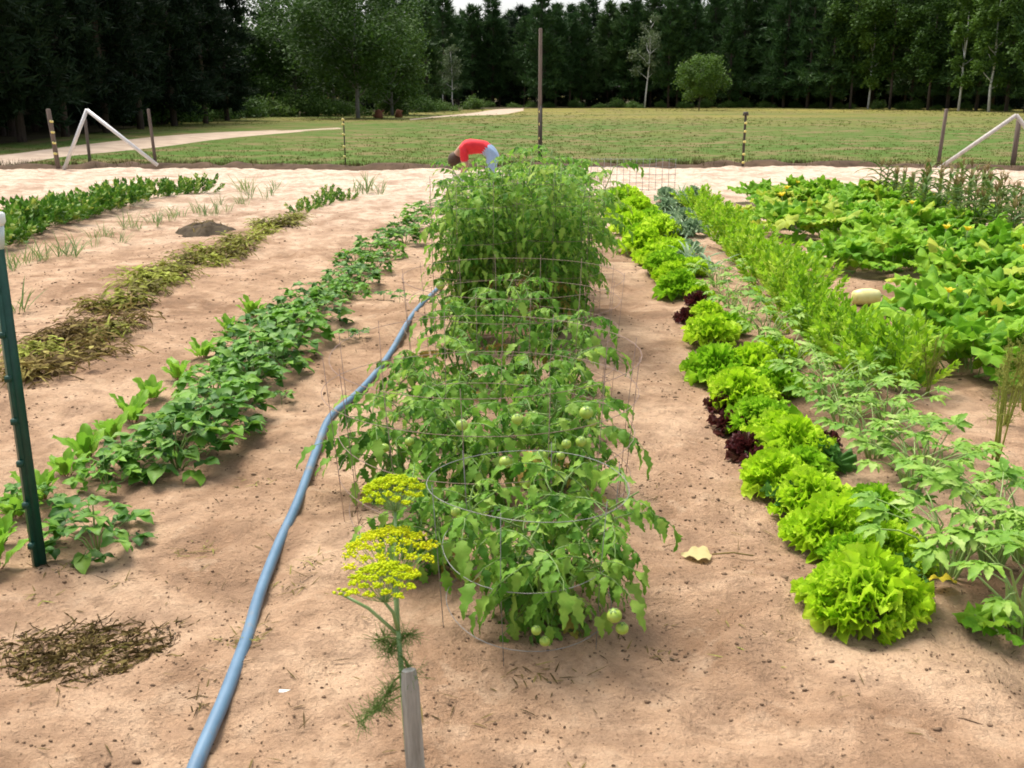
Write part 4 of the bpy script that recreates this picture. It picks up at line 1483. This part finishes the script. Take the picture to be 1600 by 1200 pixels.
# ---- far left green bush row and the sparse onion row
ROWA = [(-30, 392), (0, 385), (20, 375), (42, 368), (62, 362), (85, 355), (105, 350), (125, 343), (146, 338), (168, 333), (190, 328), (210, 322)]
for i, (px, py) in enumerate(ROWA):
    bushy(px, py, 1.35, SP_BUSH, 'potato_bush', f'{nth(i + 1)} dark green bush from the left border in the outer left row', 'dark green bushes of the outer left row', 17, 1.0)
for i, (px, py) in enumerate([(240, 313), (258, 310), (276, 306), (296, 304), (318, 302)]):
    bushy(px, py, 1.05, SP_BUSH, 'potato_bush', f'{nth(i + 1)} bush from the left in the short cluster past the gap, outer left row', 'bushes past the gap in the outer left row', 13, 1.1)
ON = []
for i in range(5):
    mb = MB()
    for k in range(random.randint(7, 12)):
        V, F = blade(rnd(.14, .34), .006, lance, 5, 1, .4, 0, rnd(.1, 1.0))
        mb.add(V, F, 0, TM((rnd(-.05, .05), rnd(-.05, .05), 0), rnd(0, 6.28), rnd(.7, 1.5)))
    ON.append(mb.mesh('onion_leaves', 'onion'))
ons = [(30, 490)]
for i in range(46):
    f = i / 45
    ons.append((15 + 415 * f + rnd(-14, 14), 425 - 118 * f ** .92 + rnd(-9, 9)))
ons += [(383, 303), (378, 300), (390, 305), (568, 305), (580, 303), (556, 302), (592, 306)]
for i, (px, py) in enumerate(ons):
    lab = 'lone onion tuft on bare sand near the green post' if i == 0 else (f'{nth(i)} thin onion tuft from the left in the sparse row' if i < 47 else f'{nth(i - 46)} taller grassy tuft at the far ends of the left rows')
    t = thing('onion_plant', lab, 'onion', on(px, py), rnd(0, 6.28), 'sparse onion tufts', rnd(.8, 1.2) * (1.5 if i > 46 or i == 0 else 1))
    link('leaves', random.choice(ON), t)

# ================================================================== TOMATOES
def cage(name, label, p, r, h, hoops, nv, m, w=.0022, sq=.02, group=None, foot=.0):
    t = thing(name, label, 'plant cage', (p.x, p.y, gz(p.x, p.y)), rnd(0, 6), group)
    for z in hoops:
        V, F = ring(r * (1 + .1 * z / h), w, z, 44, 5, sq, random.randint(0, 999))
        link('hoop', MB().add(V, F).mesh('hoop', m), t)
    vm = MB().add(*tube([(r, 0, -.04), (r * 1.05 + rnd(-.01, .01), rnd(-.01, .01), h * .5), (r * 1.1, 0, h + .02)], w, 5)).mesh('upright_wire', m)
    for k in range(nv):
        link('upright_wire', vm, t, Matrix.Rotation(2 * PI * k / nv + rnd(-.05, .05), 4, 'Z'))
    return t


fruit_me = {}
for nm in ('gtom', 'rtom'):
    V, F = ball(.033, 1, 1, .9, 12, 8)
    mb = MB().add(V, F)
    for k in range(5):
        V, F = blade(.025, .006, lance, 3, 1, .2, .1, .5)
        mb.add(V, F, 1, TM((0, 0, .028), k * 1.2566, .1))
    fruit_me[nm] = mb.mesh('tomato_fruit', [nm, 'stem'])


def tomato(p, H, Rr, nst, nodes, leaves, label, group, fs=1.0, lean=(0, 0), base_open=.12, fruits=(), stemr=.008):
    root = thing('tomato_plant', label, 'tomato', (p.x, p.y, gz(p.x, p.y)), 0, group)
    sb = MB()
    for s in range(nst):
        a = s * 2 * PI / nst + rnd(-.4, .4)
        rr = Rr * rnd(.35, 1.0)
        hh = H * rnd(.7, 1.04)
        pts = []
        for k in range(9):
            t = k / 8
            q = rr * t ** .75
            pts.append(np.array([math.cos(a) * q + lean[0] * t + rnd(-.06, .06) * t, math.sin(a) * q + lean[1] * t + rnd(-.06, .06) * t, hh * t - (.02 if k == 0 else 0)]))
        sb.add(*tube(pts, [stemr * (1 - .65 * k / 8) for k in range(9)], 5))
        for k in range(nodes):
            t = base_open + (1 - base_open) * (k + rnd(0, .8)) / nodes
            t = min(t, 1)
            i = min(int(t * 8), 7); f = t * 8 - i
            c = pts[i] * (1 - f) + pts[i + 1] * f
            az = k * 2.4 + s + rnd(-.4, .4)
            pit = rnd(-.25, .35) + .6 * max(0, t - .75) * 4 * .5
            link('leaf', random.choice(L_TOMY if t < .4 and rnd(0, 1) < .13 else leaves), root, TM(c, az, pit - (.5 if t < .3 else 0), rnd(-.3, .3), fs * rnd(.7, 1.25)))
    link('stems', sb.mesh('tomato_stems', 'stem'), root)
    for q in fruits:
        c = q[0]
        o = link('fruit', fruit_me[q[1]], root, TM((c.x - p.x, c.y - p.y, c.z - gz(p.x, p.y)), rnd(0, 6), rnd(-.5, .5), 0, q[2] * rnd(.7, .88)))
    return root


def fruits_at(lst, Y):
    return [(W(px, py, Y), m, s) for px, py, m, s in lst]


# nearest small galvanised cage
pf = P(846, 972)
cage('tomato_cage', 'small galvanised wire cage round the nearest tomato plant', P(826, 968), .30, .50, (.05, .26, .49), 6, 'galv', .0014, .06)
tomato(pf, .46, .29, 9, 14, L_TOMN, 'nearest tomato plant, low and bushy in the small wire cage', 'tomato plants', .84, (.04, .02), .15,
       fruits_at([(960, 962, 'gtom', .85), (972, 982, 'gtom', .85), (851, 1002, 'gtom', .65), (838, 985, 'gtom', .7)], pf.y - .3))
# wide rusty cages behind it
pc = P(757, 800)
cage('tomato_cage', 'wide rusty mesh cage just behind the nearest tomato plant', pc, .60, .74, (.05, .2, .4, .57, .73), 14, 'rust', .0015, .03)
pc2 = P(800, 615)
cage('tomato_cage', 'wide rusty mesh cage between the near plants and the tall tomatoes', pc2, .60, .72, (.05, .2, .4, .57, .71), 14, 'rust', .0015, .03)
MIDT = [(680, 893, .34, .17, 4, 7, 'bushy tomato plant behind the yellow dill flowers', [(712, 800, 'gtom', .7)]),
        (625, 768, .46, .20, 4, 8, 'tomato plant at the pipe side of the wide rusty cage', [(600, 700, 'gtom', .8), (640, 690, 'gtom', .7)]),
        (745, 792, .50, .20, 5, 9, 'tomato plant in the middle of the wide rusty cage', [(790, 722, 'gtom', .95), (808, 655, 'gtom', .9), (722, 664, 'gtom', .9)]),
        (875, 772, .52, .20, 5, 8, 'tomato plant with ripening fruit at the path side of the wide rusty cage', [(828, 712, 'rtom', .9), (845, 712, 'gtom', 1.0), (876, 712, 'gtom', .8), (908, 690, 'gtom', 1.0), (885, 694, 'gtom', .9), (836, 788, 'gtom', 1.0), (916, 645, 'gtom', 1.1), (925, 660, 'gtom', .8), (820, 755, 'gtom', .9)]),
        (700, 690, .46, .22, 5, 8, 'tomato plant at the back left inside the wide rusty cage', []),
        (860, 682, .46, .2, 5, 8, 'tomato plant at the back right inside the wide rusty cage', [(835, 648, 'gtom', .9)]),
        (720, 612, .60, .2, 4, 7, 'tomato plant at the left in the second rusty cage', []),
        (810, 600, .74, .18, 4, 8, 'tomato plant in the middle of the second rusty cage', []),
        (890, 612, .55, .18, 4, 6, 'tomato plant at the path side of the second rusty cage', [(905, 560, 'gtom', .8)]),
        (650, 640, .36, .16, 3, 6, 'small tomato plant between the pipe and the second rusty cage', [])]
for px, py, H, Rr, nst, nodes, lab, fr in MIDT:
    p = P(px, py)
    tomato(p, H, Rr * 1.02, nst + 1, nodes + 1, L_TOMN, lab, 'tomato plants', .92, (0, 0), .12, fruits_at(fr, p.y - .3))
# tall pairs
k = 0
base_l, base_r = P(736, 535), P(866, 532)
for j in range(6):
    for side, b in (('left', base_l), ('right', base_r)):
        y = b.y + j * .95
        x = b.x + rnd(-.05, .05)
        p = Vector((x, y, 0))
        k += 1
        cage('tall_tomato_cage', f'{nth(j + 1)} tall wire cage from the front in the {side} line of tall tomatoes', p, .30, 1.16 - .05 * j, (.25, .5, .75, 1.0 - .03 * j, 1.14 - .05 * j), 8, 'galv' if j else 'rust', .0014, .03, 'tall tomato cages')
        H = (1.31 - .062 * j * .95 - ((0, .02, .10, .16, .18, .18)[j] if side == 'left' else 0)) * rnd(.93, 1.06)
        fr = []
        if j == 0 and side == 'left':
            fr = fruits_at([(688, 446, 'gtom', 1.2), (700, 470, 'gtom', 1.0), (760, 480, 'gtom', 1.0)], y - .3)
        elif j == 0:
            fr = fruits_at([(852, 520, 'gtom', 1.1), (865, 525, 'gtom', 1.1), (905, 528, 'gtom', 1.1), (845, 500, 'gtom', 1.0)], y - .3)
        tomato(p, H, rnd(.34, .42), 11, (32, 28, 19, 15, 15, 15)[j], L_TOM, f'{nth(j + 1)} tall tomato plant from the front in the {side} line', 'tall tomato plants', .74, (0, 0), .2 if j == 0 else .12, fr, .009)
p = P(905, 320)

# ================================================================== DILL AND STAKE
ps = Vector((0, 0, 0)); q = W(640, 1046, 2.0); bs = Vector((q.x + .012, 2.0, -.15))
st = thing('wooden_stake', 'grey split wooden stake beside the yellow dill', 'stake', bs, .3)
hh = q.z + .15
V, F = tube([(0, 0, 0), (-.004, 0, hh * .5), (-.012, 0, hh * .93), (-.014, .003, hh)], [.024, .023, .021, .017], 6)
V = V * np.array([1, .7, 1])
link('shaft', MB().add(V, F).mesh('stake_shaft', 'stake', False), st)
db = Vector((q.x - .01, 2.06, -.02))
dl = thing('dill_plant', 'tall dill with bright yellow flower heads in the foreground', 'dill', (db.x, db.y, 0))
heads = [(W(600, 905, 2.02), .078), (W(612, 862, 2.16), .112), (W(616, 765, 2.28), .078), (W(533, 920, 2.05), .018)]
smb = MB()
fork = W(622, 985, 2.05) - Vector((db.x, db.y, 0))
smb.add(*tube([(0, 0, -.05), tuple(fork * .5), tuple(fork)], [.009, .008, .006], 7))
for i, (hc, r) in enumerate(heads):
    c = np.array(hc - Vector((db.x, db.y, 0)))
    low = c - np.array([0, 0, r * .75])
    fk = np.array(fork)
    smb.add(*tube([fk * (1 if i != 3 else .98), (fk + low) / 2 + np.array([rnd(-.005, .005), 0, .01]), low], [.005, .0045, .0035], 6))
    um, ry = MB(), MB()
    nr = 34 if r > .05 else 6
    for k in range(nr):
        f = math.sqrt((k + .5) / nr)
        a = k * 2.4
        e = c + np.array([math.cos(a) * f * r, math.sin(a) * f * r, r * .5 * (1 - f * f) - .012])
        ry.add(*tube([low, (low + e) / 2 + np.array([0, 0, -.004]), e], .0011, 4, False))
        for w in range(44):
            d = rvec(1)[0]; d[2] = abs(d[2]) * .6
            g = e + d * r * .19 * rnd(.3, 1)
            V, F = ball(.0028 * rnd(.7, 1.4), 1, 1, .8, 4, 3)
            um.add(V + g, F)
    uo = link('flower_head', um.mesh('flower_head', 'dillfl'), dl)
    link('rays', ry.mesh('rays', 'dill'), uo)
link('stem', smb.mesh('dill_stem', 'dill'), dl)
fe = MB()
for (ax, ay, Y, ln) in [(600, 1090, 2.0, .16), (575, 1115, 1.98, .14), (590, 1000, 2.05, .1), (648, 1060, 2.0, .1), (560, 1130, 1.98, .1), (605, 1020, 2.05, .08), (640, 990, 2.06, .08)]:
    c = np.array(W(ax, ay, Y) - Vector((db.x, db.y, 0)))
    s0 = np.array(fork) * min(.95, max(.2, (c[2] + .03) / fork.z))
    fe.add(*tube([s0, (s0 + c) / 2 + np.array([0, 0, .01]), c], [.003, .0022, .0015], 4, False))
    for k in range(60):
        f = rnd(.35, 1.05)
        b0 = s0 + (c - s0) * f
        d = RNG.normal(size=3); d = d / np.linalg.norm(d) * rnd(.02, .055)
        fe.add(*tube([b0, b0 + d], [.0008, .0005], 3, False))
        fe.add(*tube([b0 + d * .5, b0 + d * .5 + RNG.normal(size=3) * .012], [.0007, .0004], 3, False))
link('feathery_leaves', fe.mesh('feathery_leaves', 'feather'), dl)

# ================================================================== PERSON
py_ = 17.0
hip = W(768, 236, py_)
pr = thing('person', 'person in a red shirt and light blue jeans bending over behind the tomatoes', 'person', (hip.x, py_, gz(hip.x, py_)))
HZ = .93
J = {'pel': (0, 0, HZ), 'waist': (-.17, 0, HZ + .075), 'chest': (-.38, -.02, HZ + .03), 'neck': (-.54, -.02, HZ - .08), 'head0': (-.60, -.02, HZ - .16), 'head1': (-.66, -.02, HZ - .29),
     'shl': (-.46, .17, HZ + .0), 'ell': (-.44, .22, HZ - .29), 'wrl': (-.52, .15, HZ - .54), 'hal': (-.55, .13, HZ - .63),
     'shr': (-.46, -.2, HZ + .0), 'elr': (-.42, -.25, HZ - .29), 'wrr': (-.5, -.18, HZ - .54), 'har': (-.53, -.15, HZ - .63),
     'hpl': (.03, .1, HZ - .17), 'knl': (-.06, .12, .48), 'anl': (.05, .13, .09), 'tol': (-.12, .14, .035),
     'hpr': (.03, -.1, HZ - .17), 'knr': (-.02, -.13, .48), 'anr': (.1, -.14, .09), 'tor': (-.07, -.16, .035)}
E = [('pel', 'waist'), ('waist', 'chest'), ('chest', 'neck'), ('neck', 'head0'), ('head0', 'head1'), ('chest', 'shl'), ('shl', 'ell'), ('ell', 'wrl'), ('wrl', 'hal'), ('chest', 'shr'), ('shr', 'elr'), ('elr', 'wrr'), ('wrr', 'har'),
     ('pel', 'hpl'), ('hpl', 'knl'), ('knl', 'anl'), ('anl', 'tol'), ('pel', 'hpr'), ('hpr', 'knr'), ('knr', 'anr'), ('anr', 'tor')]
RAD = {'pel': .185, 'waist': .16, 'chest': .175, 'neck': .065, 'head0': .09, 'head1': .095, 'sh': .075, 'el': .048, 'wr': .034, 'ha': .038, 'hp': .115, 'kn': .07, 'an': .05, 'to': .042}
names = list(J)
me = bpy.data.meshes.new('body')
me.from_pydata([J[k] for k in names], [(names.index(a), names.index(b)) for a, b in E], [])
bo = link('body', me, pr)
sk = bo.modifiers.new('skin', 'SKIN')
if not me.skin_vertices:
    bpy.context.view_layer.objects.active = bo
    with bpy.context.temp_override(object=bo, active_object=bo):
        bpy.ops.mesh.customdata_skin_add()
for i, k in enumerate(names):
    r = RAD.get(k, RAD.get(k[:2], .05))
    sv = me.skin_vertices[0].data[i]
    sv.radius = (r, r)
    sv.use_root = (k == 'pel')
sbd = bo.modifiers.new('sub', 'SUBSURF')
sbd.levels = sbd.render_levels = 2
smo = bo.modifiers.new('smooth', 'SMOOTH')
smo.factor, smo.iterations = .5, 10
dg = bpy.context.evaluated_depsgraph_get()
dg.update()
em = bpy.data.meshes.new_from_object(bo.evaluated_get(dg))
bo.modifiers.clear()
bo.data = em
for v in em.vertices:
    q = v.co
    n_ = float(vnoise(np.array([q.x * 1.0 + q.z * .6]), np.array([q.y + q.z * .5]), .09, 81)[0]) + .6 * float(vnoise(np.array([q.x - q.y]), np.array([q.z + q.y]), .05, 82)[0])
    v.co = q + v.normal * .045 * n_ if -.5 < q.x and q.z > .12 else q
em.materials.clear()
for m in ('shirt', 'jeans', 'skin', 'shoe'):
    em.materials.append(M[m])
for f in em.polygons:
    c = f.center
    if c.z < .11:
        mi = 3
    elif c.x > -.07 + .9 * (c.z - HZ):
        mi = 1
    elif c.x < -.50 and abs(c.y) < .13 and c.z > HZ - .4:
        mi = 2
    elif c.x < -.3 and c.z < HZ - .22:
        mi = 2
    else:
        mi = 0
    if c.x > -.2 and c.z < HZ - .1 and mi == 0:
        mi = 1
    f.material_index = mi
    f.use_smooth = True
hv, hf = ball(.118, 1, .95, 1.15, 14, 9)
hv = hv + RNG.normal(size=hv.shape) * .004 + np.array([-.62, -.02, HZ - .22])
link('hair', MB().add(hv, hf).mesh('hair', 'hair'), pr)

# ================================================================== LITTER ON THE SAND
# nearest dry weed pile
p = on(128, 1018)
t = thing('dry_weed_pile', 'flat pile of dry pulled weeds on the sand at the near left', 'weed pile', p)
mb = MB()
for k in range(900):
    a = rnd(0, 6.28); r = math.sqrt(random.random()) ** 1.15
    x = math.cos(a) * r * .29 * (1 + .15 * math.sin(3 * a)); y = math.sin(a) * r * .23
    zz = .025 * (1 - r * r) * random.random() + gz(p.x + x, p.y + y) - p.z
    V, F = blade(rnd(.03, .12), rnd(.0009, .0022), lance, 5, 1, .3, rnd(-.1, .3), rnd(-.2, .6), .006, 1.5)
    mb.add(V, F, 0, TM((x, y, zz + .004), rnd(0, 6.28), rnd(-.1, .1), rnd(-.8, .8)))
link('dry_stalks', mb.mesh('dry_stalks', 'straw'), t)['kind'] = 'stuff'
db_ = MB()
for k in range(520):
    a = rnd(0, 6.28); r = math.sqrt(random.random())
    x = math.cos(a) * r * .32; y = math.sin(a) * r * .26
    V, F = ball(rnd(.004, .013), 1, rnd(.6, 1.4), .6, 5, 4)
    db_.add(V + np.array([x, y, gz(p.x + x, p.y + y) - p.z + .004]), F)
link('crumbs', db_.mesh('crumbs', 'clod'), t)['kind'] = 'stuff'


def debris(px, py, rx, ry, n, label, name='debris_patch'):
    p = on(px, py)
    t = thing(name, label, 'debris', p)
    mb = MB()
    for k in range(n):
        a = rnd(0, 6.28); r = math.sqrt(random.random())
        x = math.cos(a) * r * rx; y = math.sin(a) * r * ry
        V, F = ball(math.exp(rnd(math.log(.0028), math.log(.011))), 1, rnd(.6, 1.8), .6, 5, 4)
        V = V + RNG.normal(size=V.shape) * .0015
        mb.add(V + np.array([x, y, gz(p.x + x, p.y + y) - p.z + .004]), F)
    link('crumbs', mb.mesh('debris_crumbs', 'heap'), t)['kind'] = 'stuff'
    ms = MB()
    for k in range(n // 3):
        a = rnd(0, 6.28); r = math.sqrt(random.random())
        x = math.cos(a) * r * rx; y = math.sin(a) * r * ry
        V, F = blade(rnd(.03, .1), .0025, lance, 4, 1, .3, .2, rnd(-.2, .8))
        ms.add(V, F, 0, TM((x, y, gz(p.x + x, p.y + y) - p.z + .006), rnd(0, 6.28), rnd(-.1, .2)))
    link('stalks', ms.mesh('debris_stalks', 'straw'), t)


for q in [(400, 748, .07, .12, 70, 'thin dark litter patch between the beans and the pipe'),
          (492, 892, .05, .13, 70, 'narrow dark litter streak right of the pipe, level with the dill'),
          (372, 1008, .09, .05, 80, 'dark litter patch at the left side of the pipe near the weed pile'),
          (318, 1092, .05, .04, 45, 'small dark litter patch beside the near end of the pipe'),
          (262, 985, .05, .03, 40, 'small dark litter patch at the right tip of the weed pile'),
          (180, 905, .06, .03, 40, 'thin dark smear of litter between the post and the weed pile'),
          (66, 930, .05, .03, 35, 'small dark litter patch left above the weed pile'),
          (1020, 760, .10, .2, 70, 'sparse dark litter on the path beside the wide rusty cage'),
          (1150, 1000, .25, .2, 70, 'sparse dark crumbs on the path below the fallen leaf')]:
    debris(*q)
debris(308, 858, .09, .06, 110, 'small dark patch of plant debris between the post and the pipe')
debris(465, 905, .07, .16, 90, 'dark crumbs of debris on the right side of the pipe')
debris(385, 1000, .05, .14, 60, 'dark crumbs of debris on the left side of the pipe')
debris(85, 890, .07, .05, 60, 'dark crumbs at the foot of the green post')
debris(880, 862, .18, .12, 170, 'dried brown stalks behind the nearest tomato plant')
debris(985, 1018, .14, .06, 90, 'dark crumbs standing in for the shadow under the right side of the nearest tomato plant')  # dark crumbs laid down as the plant's shadow on the sand
debris(845, 1050, .2, .06, 110, 'dark crumbs in front of the nearest tomato plant')
debris(575, 820, .12, .16, 120, 'dark dry debris between the pipe and the dill flowers')
p = on(1112, 874)
lf = thing('fallen_leaf', 'pale yellow fallen leaf with a long stalk on the sand path', 'leaf', p + Vector((0, 0, .03)), 1.55)
link('blade', MB().add(*blade(.12, .06, ovate, 8, 2, .15, .1, .2, .008, 2.5)).mesh('fallen_blade', 'paleleaf'), lf)
link('leaf_stalk', MB().add(*tube([(0, 0, .004), (.004, -.08, .012), (-.002, -.16, .004)], .003, 5)).mesh('leaf_stalk', 'straw'), lf)
p = on(447, 1086)
tag(link('paper_scrap', MB().add(*box(.042, .014, .008)).mesh('paper_scrap', 'scrap'), None, TM(p + Vector((0, 0, .012)), .15, .05, .1)), 'small white scrap lying on the bare sand', 'scrap')
p = on(1505, 1128)
tag(link('twig', MB().add(*tube([(-.05, 0, 0), (0, .006, .004), (.05, -.002, 0)], [.002, .003, .0015], 5)).mesh('twig', 'clod'), None, TM(p + Vector((0, 0, .012)), -.25)), 'short dark twig on the sand at the near right', 'twig')

lit = MB()
for k in range(1500):
    y = 1.7 * (14 / 1.7) ** random.random()
    x = rnd(-1, 1) * (y * .6 + .6)
    if float(vnoise(np.array([x]), np.array([y]), .5, 72)[0]) + rnd(-.2, .2) < .0:
        continue
    V, F = blade(rnd(.02, .09), rnd(.0012, .003), lance, 3, 1, .3, .1, rnd(-.2, .5))
    lit.add(V, F, 0, TM((x, y, gz(x, y) + .014), rnd(0, 6.28), rnd(-.05, .1)))
stuff('dry_litter', lit.mesh('dry_litter', 'straw'), 'scattered bits of dry straw and stalk on the sand', 'litter')
# crumbs and clods all over the sand
def clods(n):
    V0, F0 = ball(1, 1, 1, .5, 5, 4)
    F0 = [f for f in F0]
    tri = []
    for f in F0:
        tri.append((f[0], f[1], f[2]))
        if len(f) == 4:
            tri.append((f[0], f[2], f[3]))
    tri = np.array(tri)
    y = 1.6 * (16 / 1.6) ** RNG.uniform(0, 1, n)
    x = RNG.uniform(-1, 1, n) * (y * .62 + .8)
    keep = vnoise(x, y, .6, 71) + RNG.uniform(-.35, .35, n) > -.08
    x, y = x[keep], y[keep]
    n = len(x)
    s = np.exp(RNG.normal(math.log(.0026), .55, n)) * np.clip(y / 3.5, .8, 2.2)
    s = np.clip(s, .0012, .011)
    z = soil_h(x, y) + .012
    V = V0[None] * s[:, None, None] * RNG.uniform(.6, 1.5, (n, 1, 3)) + RNG.normal(size=(n, len(V0), 3)) * s[:, None, None] * .12
    V[..., 0] += x[:, None]; V[..., 1] += y[:, None]; V[..., 2] += z[:, None]
    F = tri[None] + (np.arange(n) * len(V0))[:, None, None]
    return fast_mesh('soil_clods', V.reshape(-1, 3), F.reshape(-1, 3), 'clod')


stuff('soil_clods', clods(24000), 'dark crumbs of soil and bark strewn over the sand', 'soil crumbs')
